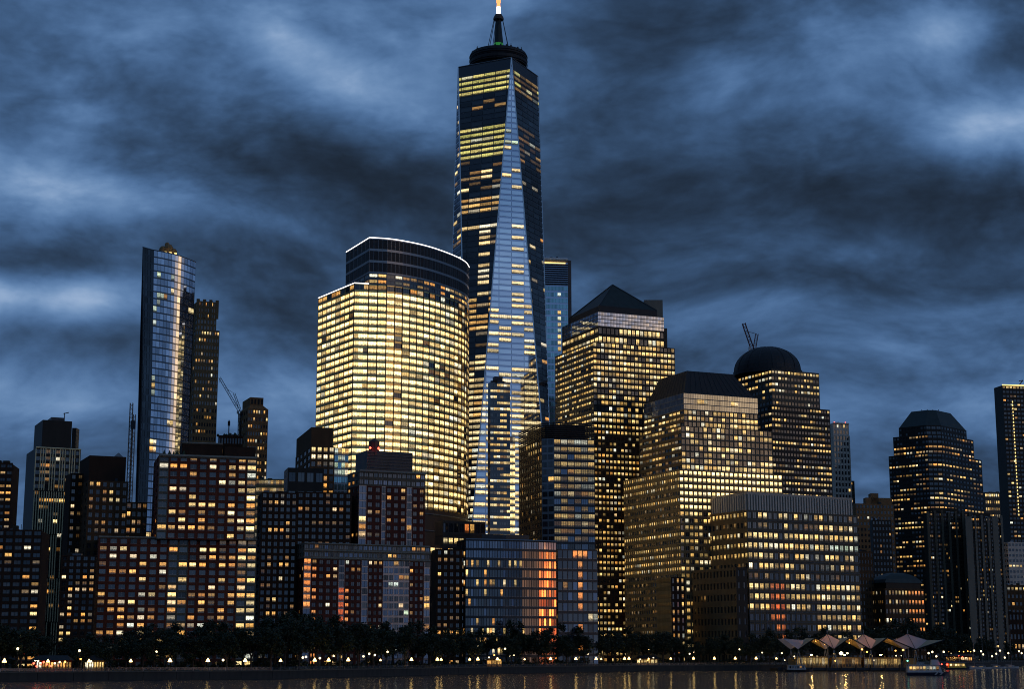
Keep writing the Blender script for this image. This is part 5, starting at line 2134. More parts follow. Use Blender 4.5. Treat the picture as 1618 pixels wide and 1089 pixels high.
def green_pyramid():
    Y = 1170
    rr = rng(231)
    Z = zof(930, Y)
    q = box4(1398, 930, Y, 24.5, 1372, 1460, Z)
    C, R_, L_, K, _ = q
    b = Bld('green_roof_block', 'low brown block with a dark green curved roof and orange sunset painted into its windows', 'building', ctr(C, R_, L_, K), minpx=3)

    def f(row, c, nr, nc):
        if row >= 6: return 'd'
        if c >= 7: return 'O'  # right-hand columns glow to imitate the sunset in the glass
        return 'f' if row == 0 and c > 2 else rr.choices('yfd', (5, 2, 4))[0]
    b.prism([L_, C, R_], [K], GZ, Z, [(9, 8, .5, .42, lambda *a: rr.choices('yfd', (4, 2, 4))[0]), (12, 8, .55, .5, f)], 'brick_brown', cope='granite_dark')
    P = ccw([C, R_, K, L_])
    c = (sum(p[0] for p in P) / 4, sum(p[1] for p in P) / 4)
    z1, z2 = zof(922, Y + 10), zof(906, Y + 14)
    b.part('drum', 'granite_dark', prismq(ccw([lerp2(p, c, .12) for p in P]), Z - .5, z1))
    prof = [(.04, 0), (.14, .34), (.30, .64), (.50, .86), (.74, 1.0)]
    q = []
    for (i0, h0), (i1, h1) in zip(prof[:-1], prof[1:]):
        q += frustq(ccw([lerp2(p, c, i0) for p in P]), z1 + (z2 - z1) * h0, ccw([lerp2(p, c, i1) for p in P]), z1 + (z2 - z1) * h1)
    b.part('curved_roof', 'copper_green', q)
    b.done()


green_pyramid()


def slab_flats():
    Y = 1330
    for name, lab, pc, pl, pr, py, seed, strips in (
            ('striped_slab_flats', 'dark residential slab with thin vertical concrete strips below the chamfered tower', 1466, 1458, 1532, 810, 241, 6),
            ('pale_strip_flats', 'residential slab with one broad pale concrete strip, right of the darker slab', 1530, 1524, 1582, 818, 242, 5)):
        b, bx = tower(name, lab, 'apartment building', (pc, py), Y - (12 if strips == 5 else 0), 14, pl, pr, 'concrete_dark',
                      (strips * 3, 34, .7, .55, mixcls(seed, d=44, y=3, w=2, b=1)), None, finish=False, limit=200, minpx=3)
        C, R_, L_, K, Z = bx
        for i in range(strips + 1):
            p = lerp2(C, R_, i / strips)
            w = .9
            if strips == 5 and i in (0, 1): w = 2.6 if i == 0 else .8
            if strips == 5 and i == 4: w = 2.2
            b.part('concrete_strip', 'concrete' if strips == 6 else 'stone_grey', boxq(p[0] - w, p[0] + w, p[1] - .8, p[1] + 1.2, GZ, Z + .6 + (i % 3) * .8))
        q = inset_box(bx, 3, 6, 8, 3)
        b.prism([q[2], q[0], q[1]], [q[3]], Z - .6, Z + 4, None, 'concrete_dark')
        b.done()
    tower('low_terrace_flats', 'low dark flats with scattered amber windows behind the marina', 'apartment building', (1560, 968), 1330, 10, 1552, 1650, 'brick_dark',
          (16, 5, .5, .5, mixcls(243, d=20, w=5, y=3)), None, limit=60, minpx=3)


slab_flats()


def right_towers():
    b, bx = tower('gold_crown_block', 'distant office block with rows of small gold windows and bright top floor', 'office building', (1556, 778), 1800, 12, 1551, 1602, 'granite_mid',
                  (14, 24, .6, .5, lambda r_, c_, n_, m_, rr=rng(251): 'b' if r_ == 0 else ('f' if rr.random() < .75 else 'y')), None, limit=100, minpx=3)
    b, bx = tower('lit_edge_tower', 'tall dark tower with lit rim and a vertical line of lights at the right edge', 'tower', (1583.5, 609), 1620, 10, 1581, 1660, 'granite_dark',
                  (14, 62, .7, .5, lambda r_, c_, n_, m_, rr=rng(252): 'f' if r_ == 0 else rr.choices('dwyb', (60, 3, 3, 2))[0]), None, finish=False, limit=200, minpx=3)
    C, R_, L_, K, Z = bx
    b.part('rim_light', 'led_gold', tubeq((C[0], C[1] - .3, Z + .3), (R_[0], R_[1] - .3, Z + .3), .6, 4))
    x = lerp2(C, R_, .19)
    zb = zof(815, 1620)
    n = 34
    for i in range(n):
        z = zb + (Z - 14 - zb) * i / n
        b.part('line_light', 'led_gold', boxq(x[0] - .35, x[0] + .35, x[1] - .7, x[1] - .2, z, z + 1.6))
    p = lerp2(C, R_, .35)
    b.part('roof_davit', 'metal_dark', tubeq((p[0], p[1] + 3, Z), (p[0] + 5, p[1] + 3, Z + 6), .5, 4) + tubeq((p[0] + 5, p[1] + 3, Z + 6), (p[0] + 1, p[1] + 3, Z + 5.2), .4, 4))
    b.done()
    b, bx = tower('white_balcony_block', 'white apartment block with dark balcony bands at the right edge', 'apartment building', (1592, 857), 1450, 14, 1577, 1668, 'stone_pale',
                  (14, 22, .66, .48, mixcls(253, d=36, w=2, g=3, b=1)), (4, 22, .66, .45, mixcls(254, d=1)), limit=150, minpx=3)
    tower('low_brick_office', 'low brown building with one lit row, below the white apartment block', 'building', (1578, 925), 1400, 10, 1572, 1640, 'brick_brown',
          (10, 10, .55, .45, lambda r_, c_, n_, m_, rr=rng(255): 'f' if r_ == 0 else rr.choices('dw', (9, 1))[0]), None, limit=80, minpx=3)


right_towers()


# ------------------------------------------------------------------ trees along the water
def tree_proto(seed):
    r = rng(seed)
    H = 14.0
    q = []
    q += tubeq((0, 0, -.3), (.1, 0, H * .34), .34, 7, .24)
    top = np.array((.1, 0, H * .34))
    limbs = []
    for i in range(6):
        a = 2 * math.pi * i / 6 + r.uniform(-.3, .3)
        e = top + np.array((math.cos(a) * r.uniform(1.6, 3.2), math.sin(a) * r.uniform(1.6, 3.2), H * r.uniform(.16, .42)))
        q += tubeq(top - (0, 0, r.uniform(0, 1.2)), e, .15, 5, .05)
        limbs.append(e)
    tr = mesh_from_quads('trunk', np.array([[tuple(p) for p in f] for f in q]), ['bark'])
    # crown: leaf sprays gathered in clumps
    rs = np.random.RandomState(seed)
    cl = [(np.array(e), r.uniform(1.5, 2.5)) for e in limbs]
    for _ in range(16):
        a, rad = r.uniform(0, 2 * math.pi), r.uniform(.3, 1) ** .6 * 3.9
        z = H * r.uniform(.38, .93)
        rad *= math.sqrt(max(.05, 1 - ((z / H - .58) / .45) ** 2))
        cl.append((np.array((math.cos(a) * rad, math.sin(a) * rad, z)), r.uniform(1.1, 2.0)))
    pts = []
    for c, rad in cl:
        n = int(46 * rad ** 1.4)
        v = rs.normal(size=(n, 3))
        v /= np.linalg.norm(v, axis=1)[:, None]
        v *= (rs.rand(n, 1) ** .45) * rad * (1, 1, .85)
        pts.append(c + v)
    pts = np.concatenate(pts)
    n = len(pts)
    u = rs.normal(size=(n, 3))
    u /= np.linalg.norm(u, axis=1)[:, None]
    w = np.cross(u, rs.normal(size=(n, 3)))
    w /= np.linalg.norm(w, axis=1)[:, None]
    s = rs.uniform(.22, .5, (n, 1))
    quads = np.stack([pts - u * s, pts - w * s * .55, pts + u * s, pts + w * s * .55], axis=1)
    return tr, mesh_from_quads('crown', quads, ['leaves'], weld=False)


PROTO = [tree_proto(300 + i) for i in range(6)]


def plant_tree(px, d, py_top, k, label, group, zfoot=GZ):
    p = place(px, d)
    h = max(5.0, zof(py_top, p[1], px) - zfoot)
    r = rng(int(px * 7 + d * 13))
    tr, cr = PROTO[k % len(PROTO)]
    root = link('tree', None, None, p, r.uniform(0, 6.28))
    s = h / 13.6
    wd = s * r.uniform(.9, 1.25)
    root.scale = (wd, wd, s)
    tag(root, label, 'tree', group)
    link('trunk', tr, root)
    link('crown', cr, root)


def tree_tops(px):
    """photo row of the tree tops along the shore"""
    return float(np.interp(px, [0, 60, 120, 160, 230, 300, 380, 440, 500, 560, 620, 680, 740, 800, 840, 900, 960, 1050, 1130, 1200, 1260, 1330, 1400, 1440, 1480, 1540, 1600, 1640],
                           [985, 1003, 1008, 1003, 994, 996, 993, 976, 972, 981, 990, 992, 1000, 1000, 986, 1000, 1000, 1002, 1008, 1008, 1004, 1004, 986, 984, 992, 1005, 1003, 1000]))


LAMPS = [(6, 1.45), (75, 1.15), (140, 1.15), (206, 1.15), (268, 1.45), (328, 1.45), (387, 1.45), (443, 1.15), (497, 1.45), (519, 1.45), (550, 1.45), (601, .9), (650, 1.45), (691, 1.45), (697, 1.15), (742, 1.15), (755, 1.45),
         (786, 1.45), (829, .9), (870, 1.45), (910, 1.45), (942, 1.45), (950, .9), (987, 1.45), (994, 1.45), (1025, .9), (1060, 1.15), (1096, 1.45), (1129, 1.45), (1162, 1.45), (1195, 1.45), (1227, 1.15), (1257, 1.15)]
ORD = 'first second third fourth fifth sixth seventh eighth ninth tenth eleventh twelfth thirteenth fourteenth fifteenth sixteenth seventeenth eighteenth nineteenth twentieth'.split()


def ordinal(i, n):
    return (ORD[i] + ' from the left') if i < 17 else (ORD[n - 1 - i] + ' from the ferry landing')



rt = rng(77)
k = nth = 0
used = set()
for px in range(-40, 1660, 26):
    for row in range(2):
        x = px + rt.uniform(-10, 10) + (13 if row else 0)
        k += 1
        if row == 0 and 52 < x < 112 or row == 0 and 760 < x < 800:
            continue
        if x < 1400:
            d = rt.uniform(17, 24) if row == 0 else rt.uniform(30, 42)
        else:
            d = rt.uniform(30, 50) if row == 0 else rt.uniform(60, 90)
        top = tree_tops(x) + rt.uniform(-9, 8) + (7 if row == 0 else -3)
        if x < 1270:
            li = min(range(len(LAMPS)), key=lambda q_: abs(LAMPS[q_][0] - x))
            lab = ('front-row' if row == 0 else 'back-row') + ' dark tree just ' + ('left' if x < LAMPS[li][0] else 'right') + ' of the lantern ' + ordinal(li, len(LAMPS))
            if lab in used:
                lab = lab.replace(' just ', ' a little farther ')
            if lab in used:
                lab = lab.replace(' a little farther ', ' farther ').replace('dark tree', 'slim dark tree')
            used.add(lab)
            grp = 'trees along the promenade'
        else:
            nth += 1
            lab = ORD[(nth - 1) // 2] + (' nearer' if row == 0 else ' farther') + ' dark tree from the left behind the tents and marina'
            grp = 'trees behind the ferry landing'
        plant_tree(x, d, top, k, lab, grp)

# low hedge line closing the park behind the promenade


def hedge(px0, px1, d, h, label):
    rs = np.random.RandomState(int(px0) + 1000)
    pts = []
    for px in np.arange(px0, px1, 1.2):
        p = place(px, d)
        m_ = 7
        pts.append(np.column_stack([p[0] + rs.uniform(-.6, .6, m_), p[1] + rs.uniform(-1.6, 1.6, m_), GZ + h * rs.rand(m_) ** .6 * (.75 + .35 * math.sin(px * .11))]))
    pts = np.concatenate(pts)
    n = len(pts)
    u = rs.normal(size=(n, 3))
    u /= np.linalg.norm(u, axis=1)[:, None]
    w = np.cross(u, rs.normal(size=(n, 3)))
    w /= np.linalg.norm(w, axis=1)[:, None]
    s = rs.uniform(.35, .8, (n, 1))
    o = link('hedge', mesh_from_quads('hedge', np.stack([pts - u * s, pts - w * s * .6, pts + u * s, pts + w * s * .6], axis=1), ['leaves'], weld=False))
    tag(o, label, 'hedge', kind='stuff')


hedge(-40, 1640, 27, 3.4, 'low dark shrubbery under the promenade trees')


# ------------------------------------------------------------------ promenade lamps
def lamp_mesh(s):
    post = tubeq((0, 0, 0), (0, 0, 3.0), .10, 6, .07) + latheq((0, 0), [(.28, 0), (.24, .3), (.1, .45)], 8)
    hood = latheq((0, 0), [(.75 * s, 3.0 + .0), (.70 * s, 3.12), (.15 * s, 3.0 + 1.25 * s), (.02, 3.0 + 1.4 * s)], 10)
    globe = latheq((0, 0), [(.05, 2.95), (.62 * s, 3.0), (.66 * s, 3.1), (.12 * s, 3.0 + 1.1 * s), (.01, 3.0 + 1.15 * s)], 10)
    return post, hood, globe


LP = {}
for sz in (.9, 1.15, 1.45):
    po, ho, gl = lamp_mesh(sz * .78)
    LP[sz] = (mesh_from_quads('post', po, ['metal_dark']), mesh_from_quads('lantern', gl, ['lamp_glow']), mesh_from_quads('finial', latheq((0, 0), [(.12, 3.0 + .84 * sz), (.1, 3.0 + .95 * sz), (.01, 3.0 + 1.1 * sz)], 6), ['metal_dark']))
for i, (px, sz) in enumerate(LAMPS):
    p = place(px, 7.0 + (i * 37 % 11) * .5)
    root = link('promenade_lamp', None, None, p)
    tag(root, 'glowing lantern on a post in the promenade row, ' + ordinal(i, len(LAMPS)), 'street lamp', 'lamps along the promenade')
    a, b_, c_ = LP[sz]
    link('post', a, root)
    link('lantern', b_, root)
    link('finial', c_, root)

FAR = [(26, 1026), (55, 1044), (124, 1029), (246, 1031), (352, 1044), (478, 1040), (483, 1039), (505, 1041), (527, 1037), (574, 1038), (583, 1034), (592, 1036), (612, 1031), (755, 1022), (798, 1026), (805, 1037), (812, 1036), (929, 1034),
       (1026, 1027), (1090, 1034), (1097, 1031), (1169, 1027), (1205, 1032), (1236, 1033)]
fm = mesh_from_quads('lantern', latheq((0, 0), [(.01, -.42), (.38, -.2), (.42, .1), (.2, .4), (.01, .45)], 8), ['lamp_far'])
for i, (px, py) in enumerate(FAR):
    d = 14 + (i * 7) % 12
    p = place(px, d)
    z = zof(py, p[1], px)
    root = link('park_lamp', None, None, p)
    li = min(range(len(LAMPS)), key=lambda q_: abs(LAMPS[q_][0] - px))
    tag(root, 'small white park light behind and ' + ('left' if px < LAMPS[li][0] else 'right') + ' of the lantern ' + ordinal(li, len(LAMPS)), 'park light', 'small lights under the trees')
    if root['label'] in used:
        root['label'] = root['label'].replace('behind and', 'farther behind and')
    used.add(root['label'])
    link('post', mesh_from_quads('post', tubeq((0, 0, 0), (0, 0, max(.6, z - GZ - .3)), .07, 5), ['metal_dark']), root)
    link('lantern', fm, root, (0, 0, max(1.0, z - GZ)))


# ------------------------------------------------------------------ small lit pavilions in the park
def pavilion(name, label, px, d, w, dep, h, wall, wcls, posts, lamps=None, lampmat='lamp_amber'):
    p = place(px, d)
    root = link(name, None, None, p)
    tag(root, label, 'pavilion')
    link('roof', mesh_from_quads('roof', frustq([(-w / 2 - .8, -dep / 2 - .8), (w / 2 + .8, -dep / 2 - .8), (w / 2 + .8, dep / 2 + .8), (-w / 2 - .8, dep / 2 + .8)], h,
                                                [(-w / 2 + 1, -.3), (w / 2 - 1, -.3), (w / 2 - 1, .3), (-w / 2 + 1, .3)], h + 1.6), ['roof_black']), root)
    wl = link('wall', mesh_from_quads('wall', boxq(-w / 2, w / 2, dep / 2 - .3, dep / 2, 0, h), [wall]), root)
    for i in range(posts):
        x = -w / 2 + w * i / (posts - 1)
        link('post', mesh_from_quads('post', boxq(x - .12, x + .12, -dep / 2 - .12, -dep / 2 + .12, 0, h), ['metal_dark']), root)
    for i in range(posts - 1):
        x0, x1 = -w / 2 + w * i / (posts - 1) + .25, -w / 2 + w * (i + 1) / (posts - 1) - .25
        q, mi, uv = win_quads(x1 - x0, h * .62, 1)
        link('window', mesh_from_quads('window', q, [CLS[wcls], 'frame_dark'], mi, uv), wl, ((x0 + x1) / 2, dep / 2 - .45, h * .5))
    for i, (x, z, mat) in enumerate(lamps or []):
        link('lantern', mesh_from_quads('lantern', latheq((0, 0), [(.01, -.35), (.32, -.15), (.32, .15), (.01, .35)], 8), [mat]), root, (x, -dep / 2 - .3, z))
    return root


pavilion('red_lit_pavilion', 'open park pavilion glowing red at the left end of the promenade', 82, 20, 12, 5, 3.6, 'brick_red', 'w', 7,
         [(-5.4, 2.6, 'lamp_red'), (-4.4, 1.6, 'lamp_red'), (-3.2, 2.2, 'lamp_red'), (-2.1, 3.0, 'lamp_red'), (-1.0, 2.3, 'lamp_red'), (.4, 1.7, 'lamp_red'), (1.6, 2.6, 'lamp_far'), (3.2, 3.0, 'lamp_far'), (5, 3.1, 'lamp_amber'), (-4, 3.3, 'lamp_far')])
pavilion('gold_lit_kiosk', 'small kiosk with gold windows right of the red-lit pavilion', 146, 20, 7, 4, 3.6, 'stone_gold', 'b', 5, [(-3.6, 4.0, 'lamp_amber'), (0, 3.2, 'lamp_far')])
pavilion('amber_cafe_kiosk', 'small amber-lit kiosk under the trees below the low glass block', 781, 16, 7, 4, 3.4, 'stone_gold', 'w', 4, [(-2.4, 4.2, 'lamp_far'), (0, 5.2, 'lamp_amber'), (2.5, 3.0, 'lamp_amber')])
pavilion('lit_restaurant_terrace', 'lit waterside terrace with gold windows below the low gold stone wing', 1023, 16, 11, 4, 3.4, 'stone_gold', 'b', 7, [(-4, 3.0, 'lamp_far'), (3, 3.8, 'lamp_far'), (0, 2.4, 'lamp_amber')])
pavilion('corner_lit_shop', 'narrow bright yellow shopfront at the foot of the gold stone wing', 949, 62, 3.4, 3, 14, 'stone_gold', 'b', 2)
pavilion('marina_restaurant', 'marina restaurant strung with orange and red lights right of the tents', 1517, 40, 19, 6, 4.4, 'brick_red', 'w', 8,
         [(-8.5, 7.4, 'lamp_amber'), (-7, 6.4, 'lamp_far'), (-4, 7.6, 'lamp_amber'), (-1, 7.6, 'lamp_amber'), (2, 7.4, 'lamp_amber'), (5, 7.8, 'lamp_amber'), (-5, 3.6, 'lamp_amber'), (-1.6, 4.6, 'lamp_red'), (1, 3.8, 'lamp_red'), (3.5, 3.2, 'lamp_far'), (7, 7.5, 'lamp_amber')])


# ------------------------------------------------------------------ floating ferry landing with tent roofs
def ferry_landing():
    Y = 862.0
    zt = lambda py: zof(py, Y)
    xo = lambda px, z=8: xof(px, Y, z)
    base = (xo(1365), Y + 8, 0)
    B = np.array(base)
    root = link('ferry_landing', None, None, base)
    tag(root, 'floating ferry landing under a row of white peaked tent roofs', 'ferry terminal')

    def part(name, mat, q, smooth=False):
        return link(name, mesh_from_quads(name, np.array([[tuple(p) for p in f] for f in q]) - B, [mat], smooth=smooth), root)
    part('pontoon', 'concrete_dark', boxq(xo(1228), xo(1478), Y - 2, Y + 26, -.8, 1.5))
    part('pontoon_edge', 'metal_dark', boxq(xo(1228) - .2, xo(1478) + .2, Y - 2.3, Y - 2.0, .5, 1.9))
    lows = [1262, 1318, 1376, 1447]
    highs = [1240, 1288, 1342, 1401, 1492]
    zl, zh = zt(1027), zt(1011.5)
    zp = zof(1002.5, Y + 12)
    D = 24.0

    def sub(a, b, c, n=5, sag=.5):
        """fabric triangle that sags a little"""
        a, b, c = (np.array(v, float) for v in (a, b, c))
        q = []
        def P(i, j):
            u, v = i / n, j / n
            w = 1 - u - v
            return a * w + b * u + c * v - np.array((0, 0, sag * 9 * u * v * w + sag * .8 * (u * w + v * w + u * v)))
        for i in range(n):
            for j in range(n - i):
                q.append([P(i, j), P(i + 1, j), P(i, j + 1), P(i, j + 1)])
                if i + j < n - 1:
                    q.append([P(i + 1, j), P(i + 1, j + 1), P(i, j + 1), P(i, j + 1)])
        return q
    kz = zt(1012)
    kite = []
    for i, lx in enumerate(lows):
        hw = 15 if i < 3 else 26
        kite.append(dict(f=(xo(lx), Y, zl), b=(xo(lx), Y + D, zl), l=(xo(lx - hw), Y + 9, kz), r=(xo(lx + hw), Y + 9, kz), lb=(xo(lx - hw), Y + D - 9, kz), rb=(xo(lx + hw), Y + D - 9, kz), p=(xo(lx - 3), Y + D * .5, zp)))
    for i, k_ in enumerate(kite):
        if i == 0:                                # the left end is a plain wing sloping up to its tip
            tip, tipb = (xo(highs[0]), Y + 2, zh + .6), (xo(highs[0]), Y + D - 2, zh + .6)
            q = sub(tip, k_['f'], k_['r']) + sub(tip, k_['r'], k_['rb']) + sub(tip, k_['rb'], tipb) + sub(tipb, k_['rb'], k_['b'])
        else:
            q = sub(k_['f'], k_['r'], k_['p']) + sub(k_['l'], k_['f'], k_['p']) + sub(k_['r'], k_['rb'], k_['p']) + sub(k_['lb'], k_['l'], k_['p']) + sub(k_['rb'], k_['b'], k_['p']) + sub(k_['b'], k_['lb'], k_['p'])
        roof_o = part('tent_roof', 'fabric_tent', q, True)
        if i:
            link('peak_mast', mesh_from_quads('peak_mast', np.array([[tuple(p) for p in f] for f in tubeq((k_['p'][0], k_['p'][1], 1.4), (k_['p'][0], k_['p'][1], zp + 2.2), .2, 6)]) - B, ['metal_grey']), roof_o)
            for e in ('l', 'r', 'f'):
                link('seam_cable', mesh_from_quads('seam_cable', np.array([[tuple(p) for p in f] for f in tubeq(np.array(k_[e]) - (0, .1, -.1), np.array(k_['p']) - (0, .1, -.1), .14, 4)]) - B, ['metal_dark']), roof_o)
        for yy in (Y, Y + D):
            part('tie_post', 'metal_grey', tubeq((xo(lows[i]) - 1.6, yy, 1.4), (xo(lows[i]), yy, zl), .22, 5) + tubeq((xo(lows[i]) + 1.6, yy, 1.4), (xo(lows[i]), yy, zl), .22, 5))
    for i, hx in enumerate(highs[1:]):
        zr_ = zof(1008.5 if i < 3 else 1012, Y - 3)
        tf, tb = (xo(hx), Y - 3, zr_), (xo(hx), Y + D + 3, zr_)
        kl = kite[i]
        q = sub(tf, kl['f'], kl['r']) + sub(tf, kl['r'], kl['rb']) + sub(tf, kl['rb'], tb) + sub(tb, kl['rb'], kl['b'])
        kr = kite[i + 1] if i + 1 < len(kite) else None
        if kr:
            q += sub(kr['f'], tf, kr['l']) + sub(kr['l'], tf, kr['lb']) + sub(kr['lb'], tf, tb) + sub(kr['lb'], tb, kr['b'])
        g_o = part('gable_roof', 'fabric_gable', q, True)
        for side in (kl, kr):
            if side:
                link('edge_trim', mesh_from_quads('edge_trim', np.array([[tuple(p) for p in f] for f in tubeq(tf, np.array(side['f']) - (0, .1, 0), .28, 4)]) - B, ['metal_dark']), g_o)
    # deck furniture: kiosks, doors and the lights hung under the roof
    r = rng(9)
    for i, (px, w, h, mt) in enumerate(((1290, 16, 5.6, 'lit_curtain'), (1345, 15, 5.2, 'lit_dim'), (1402, 19, 5.0, 'lit_curtain'))):
        x = xo(px)
        hall = part('ticket_hall', 'stone_gold', boxq(x - w / 2, x + w / 2, Y + 12, Y + 18, 1.5, 1.5 + h + .5))
        nq = int(w / 1.6)
        for k_ in range(nq):
            xx = x - w / 2 + w * (k_ + .5) / nq
            q, mi, uv = win_quads(w / nq * .8, h * .8, 1)
            link('window', mesh_from_quads('window', q, [mt, 'frame_dark'], mi, uv), hall, np.array((xx, Y + 11.9, 1.5 + h * .55)) - B)
    for px, py, yy, s, mat in ((1291, 1038, 14, .5, 'lamp_far'), (1329, 1033, 8, 1.7, 'lamp_far'), (1339, 1033, 9, .9, 'lamp_far'), (1289, 1014, 5, .4, 'lamp_amber'), (1342, 1017, 6, .5, 'lamp_amber'), (1362, 1027, 6, .8, 'lamp_amber'),
                               (1370, 1031, 6, .7, 'lamp_amber'), (1320, 1045, 2, .7, 'lamp_amber'), (1392, 1036, 3, .5, 'lamp_far'), (1415, 1029, 7, .7, 'lamp_amber'), (1427, 1028, 7, .9, 'lamp_amber'), (1416, 1037, 4, .6, 'lamp_far'),
                               (1424, 1037, 5, .4, 'lamp_far'), (1255, 1038, 4, .6, 'lamp_far'), (1240, 1044, 2, .5, 'lamp_far'), (1395, 1012, 10, .5, 'lamp_amber'), (1303, 1019, 3, .35, 'lamp_amber'), (1381, 1044, 2, .4, 'lamp_far')):
        p = atY(px, py, Y + yy)
        link('hanging_lamp', mesh_from_quads('hanging_lamp', latheq((0, 0), [(.01, -s * .6), (s * .6, -s * .25), (s * .6, s * .2), (.01, s * .6)], 8), [mat]), root, np.array(p) - B)
    for px in (1290, 1344, 1402):
        link('flood_lamp', mesh_from_quads('flood_lamp', boxq(-.5, .5, -.2, .2, 0, .25), ['lamp_flood']), root, np.array((xo(px), Y + 15.0, 8.2)) - B)
        part('flood_post', 'metal_dark', tubeq((xo(px), Y + 15.0, 1.4), (xo(px), Y + 15.0, 8.2), .12, 5))
    for px in (1266, 1322, 1374, 1424, 1452):
        part('deck_screen', 'stone_gold', boxq(xo(px) - 3.4, xo(px) + 3.4, Y + 20, Y + 20.3, 1.5, 6.5))
    for i in range(11):
        x = xo(1235 + i * 23)
        part('fender_pile', 'bark', tubeq((x, Y - 2.8, -1), (x, Y - 2.8, 3.4), .35, 6))


ferry_landing()


# ------------------------------------------------------------------ boats
def hullq(L, W, H, bow=.3, draft=.4):
    """hull along +x, bow at +x, waterline at z=0"""
    st = [(-L / 2, .92), (-L / 4, 1), (0, 1), (L / 2 - L * bow, .92), (L / 2 - L * bow * .45, .6), (L / 2, .04)]
    q = []
    rise = [0, 0, 0, .06, .16, .30]
    for (i, (x0, w0)), (x1, w1) in zip(enumerate(st[:-1]), st[1:]):
        r0, r1 = rise[i] * H, rise[i + 1] * H
        for s in (-1, 1):
            a = [(x0, s * W / 2 * w0 * .8, -draft), (x1, s * W / 2 * w1 * .7, -draft), (x1, s * W / 2 * w1, H + r1), (x0, s * W / 2 * w0, H + r0)]
            q.append(a if s < 0 else a[::-1])
        q.append([(x0, -W / 2 * w0, H + r0 - .1), (x1, -W / 2 * w1, H + r1 - .1), (x1, W / 2 * w1, H + r1 - .1), (x0, W / 2 * w0, H + r0 - .1)])
    q.append([(-L / 2, W / 2 * .92, -draft), (-L / 2, -W / 2 * .92, -draft), (-L / 2, -W / 2 * .92, H), (-L / 2, W / 2 * .92, H)])
    return q


def boat(name, label, loc, rz, L, W, hull_mat, hullh, cabins, nwin, wcls, extra=()):
    root = link(name, None, None, loc, rz)
    tag(root, label, 'boat')
    link('hull', mesh_from_quads('hull', hullq(L, W, hullh), [hull_mat]), root)
    for (x0, x1, w, z0, z1, mat) in cabins:
        c = link('cabin', mesh_from_quads('cabin', frustq([(x0, -w / 2), (x1, -w / 2), (x1, w / 2), (x0, w / 2)], z0, [(x0 + .2, -w / 2 + .1), (x1 - (z1 - z0) * .35, -w / 2 + .1), (x1 - (z1 - z0) * .35, w / 2 - .1), (x0 + .2, w / 2 - .1)], z1), [mat]), root)
        link('cabin_roof', mesh_from_quads('cabin_roof', boxq(x0 - .3, x1 - (z1 - z0) * .3 + .3, -w / 2 - .2, w / 2 + .2, z1, z1 + .18), ['paint_white']), root)
        wd = (x1 - x0) * .86 / nwin
        me = {}
        for i in range(nwin):
            k_ = wcls[i % len(wcls)]
            if k_ not in me:
                q, mi, uv = win_quads(wd * .74, (z1 - z0) * .5, 0)
                me[k_] = mesh_from_quads('window', q, [CLS[k_], 'frame_dark'], mi, uv)
            link('window', me[k_], c, (x0 + (x1 - x0) * .05 + wd * (i + .5), -w / 2 - .04, z0 + (z1 - z0) * .58))
    for nm, mat, q in extra:
        link(nm, mesh_from_quads(nm, q, [mat]), root)
    return root


pf = atZ(1466, 1068.5, 0)
boat('passenger_ferry', 'small passenger ferry with lit cabin windows and white striped bow on the river', pf, math.radians(-4), 17.5, 5.5, 'paint_navy', 1.3,
     [(-8.4, 5.6, 4.6, 1.2, 4.2, 'paint_white')], 9, 'wbwwbywcw',
     [('white_stripe', 'paint_white', [[(x, -2.75, .35), (x + .7, -2.7, .35), (x + 1.8, -2.72, 1.5), (x + 1.1, -2.78, 1.5)]]) for x in (2.2, 4.2)] +
     [('wheelhouse', 'paint_white', frustq([(1.5, -1.6), (5, -1.6), (5, 1.6), (1.5, 1.6)], 4.38, [(1.7, -1.5), (4.1, -1.5), (4.1, 1.5), (1.7, 1.5)], 6.4)),
      ('mast', 'metal_grey', tubeq((1.6, 0, 6.3), (1.3, 0, 9.2), .1, 5)), ('port_light', 'lamp_red', latheq((5.4, -2.2), [(.01, 4.3), (.3, 4.6), (.01, 4.9)], 6)),
      ('starboard_light', 'lamp_green', latheq((-8.2, -1.8), [(.01, 5.6), (.35, 5.95), (.01, 6.3)], 6)), ('stern_rail', 'metal_grey', tubeq((-8.6, -2.2, 2.2), (-8.6, 2.2, 2.2), .06, 4))])
py_ = atZ(1514, 1058.8, 0)
boat('yellow_water_taxi', 'bright yellow water taxi moored behind the ferry', py_, math.radians(6), 13.5, 5.0, 'paint_navy', 1.0,
     [(-6.2, 4.2, 4.2, .9, 3.6, 'paint_yellow')], 6, 'bkbbkb', [('mast', 'metal_grey', tubeq((1, 0, 3.7), (.8, 0, 6.0), .08, 5)), ('bow_light', 'lamp_red', latheq((-7.0, -1.5), [(.01, 2.2), (.6, 2.8), (.01, 3.4)], 6))])
ps = atZ(1262, 1062.5, 0)
boat('moored_launch', 'pale moored launch at the left end of the ferry landing', ps, math.radians(2), 14, 4.4, 'metal_dark', 1.1, [(-5.5, 3.5, 3.6, 1.0, 3.2, 'paint_white')], 6, 'dgdgyd',
     [('mast', 'metal_grey', tubeq((0, 0, 3.3), (0, 0, 6.0), .08, 5))])
pg = atZ(1473, 1058, 0)
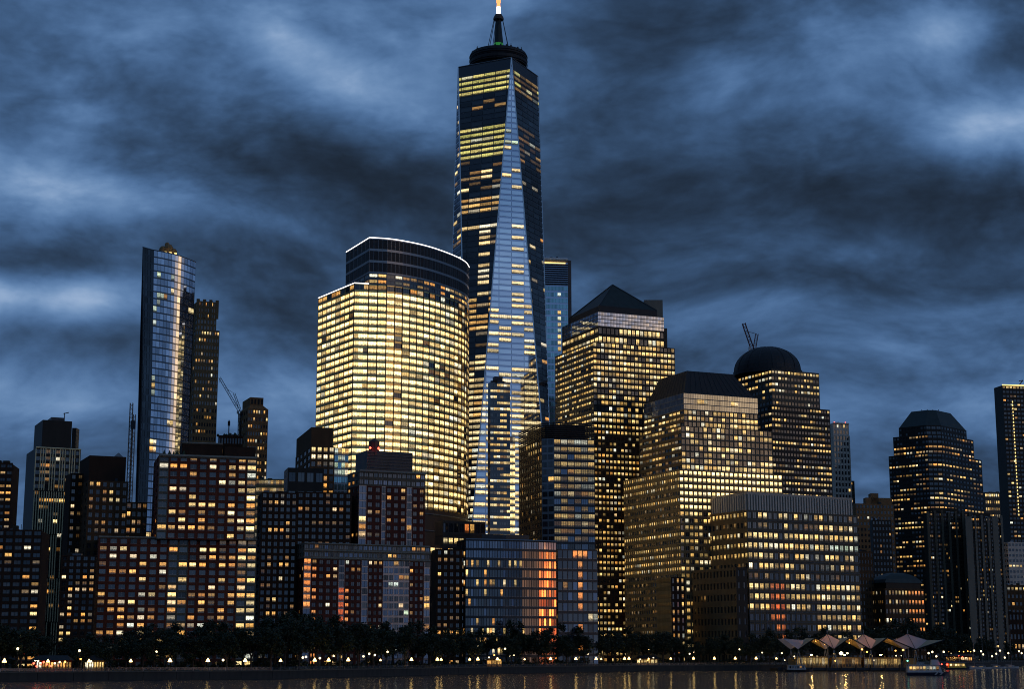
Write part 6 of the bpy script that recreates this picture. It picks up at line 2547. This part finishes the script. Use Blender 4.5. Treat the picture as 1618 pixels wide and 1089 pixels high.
boat('grey_harbour_launch', 'grey harbour launch with a green light between the ferry and the landing', (pg[0], pg[1] + 30, 0), math.radians(4), 12, 4, 'metal_grey', 1.1, [(-4, 3, 3.2, 1.0, 3.4, 'metal_grey')], 4, 'dgdd',
     [('mast', 'metal_grey', tubeq((-1, 0, 3.4), (-1, 0, 6.4), .08, 5)), ('starboard_light', 'lamp_green', latheq((-5.6, -1.6), [(.01, 3.2), (.4, 3.6), (.01, 4.0)], 6))])
for i, (px, py, hpx, lab) in enumerate(((1553, 1057.5, 985, 'left of three'), (1576, 1057, 992, 'middle of three'), (1598, 1056.6, 988, 'right of three'), (1539, 1058, 1012, 'short-masted one beside'))):
    p = atZ(px, py, 0)
    mz = zof(hpx, p[1], px)
    lab = {'left of three': 'moored sailing yacht with a tall bare mast, leftmost of the marina three', 'middle of three': 'moored sailing yacht with a bare mast, middle of the marina three',
           'right of three': 'moored sailing yacht with a bare mast, rightmost of the marina three', 'short-masted one beside': 'small moored sailing yacht with a short mast near the yellow water taxi'}[lab]
    boat('sailing_yacht', lab, p, math.radians(5 + i * 4), 10.5, 3.2, 'paint_white', .9, [(-3, 1.5, 2, .85, 1.5, 'paint_white')], 3, 'ywd',
         [('mast', 'metal_grey', tubeq((.3, 0, .8), (.3, 0, mz), .09, 5)), ('boom', 'metal_grey', tubeq((.3, 0, 2.2), (-4, 0, 2.3), .08, 5)), ('shroud', 'metal_grey', tubeq((5, 0, 1.0), (.3, 0, mz), .03, 4))])['group'] = 'yachts moored at the marina'

ML = [(1540, 1029), (1551, 1030), (1554, 1035), (1575, 1034), (1581, 1029), (1594, 1033), (1611, 1030), (1615, 1033), (1468, 1033), (1474, 1031), (1492, 1031), (1588, 1040), (1568, 1038), (1480, 1038)]
mm = mesh_from_quads('lantern', latheq((0, 0), [(.01, -.7), (.62, -.3), (.62, .25), (.2, .7), (.01, .75)], 8), ['lamp_far'])
for i, (px, py) in enumerate(ML):
    p = place(px, 10 + (i * 5) % 16)
    z = zof(py, p[1], px)
    root = link('quay_lamp', None, None, p)
    tag(root, ORD[sorted(ML).index((px, py))] + ' white quay light from the left above the moored boats', 'quay light', 'lights on the marina quay')
    link('post', mesh_from_quads('post', tubeq((0, 0, 0), (0, 0, max(.8, z - GZ - .5)), .09, 5), ['metal_dark']), root)
    link('lantern', mm, root, (0, 0, max(1.2, z - GZ)))
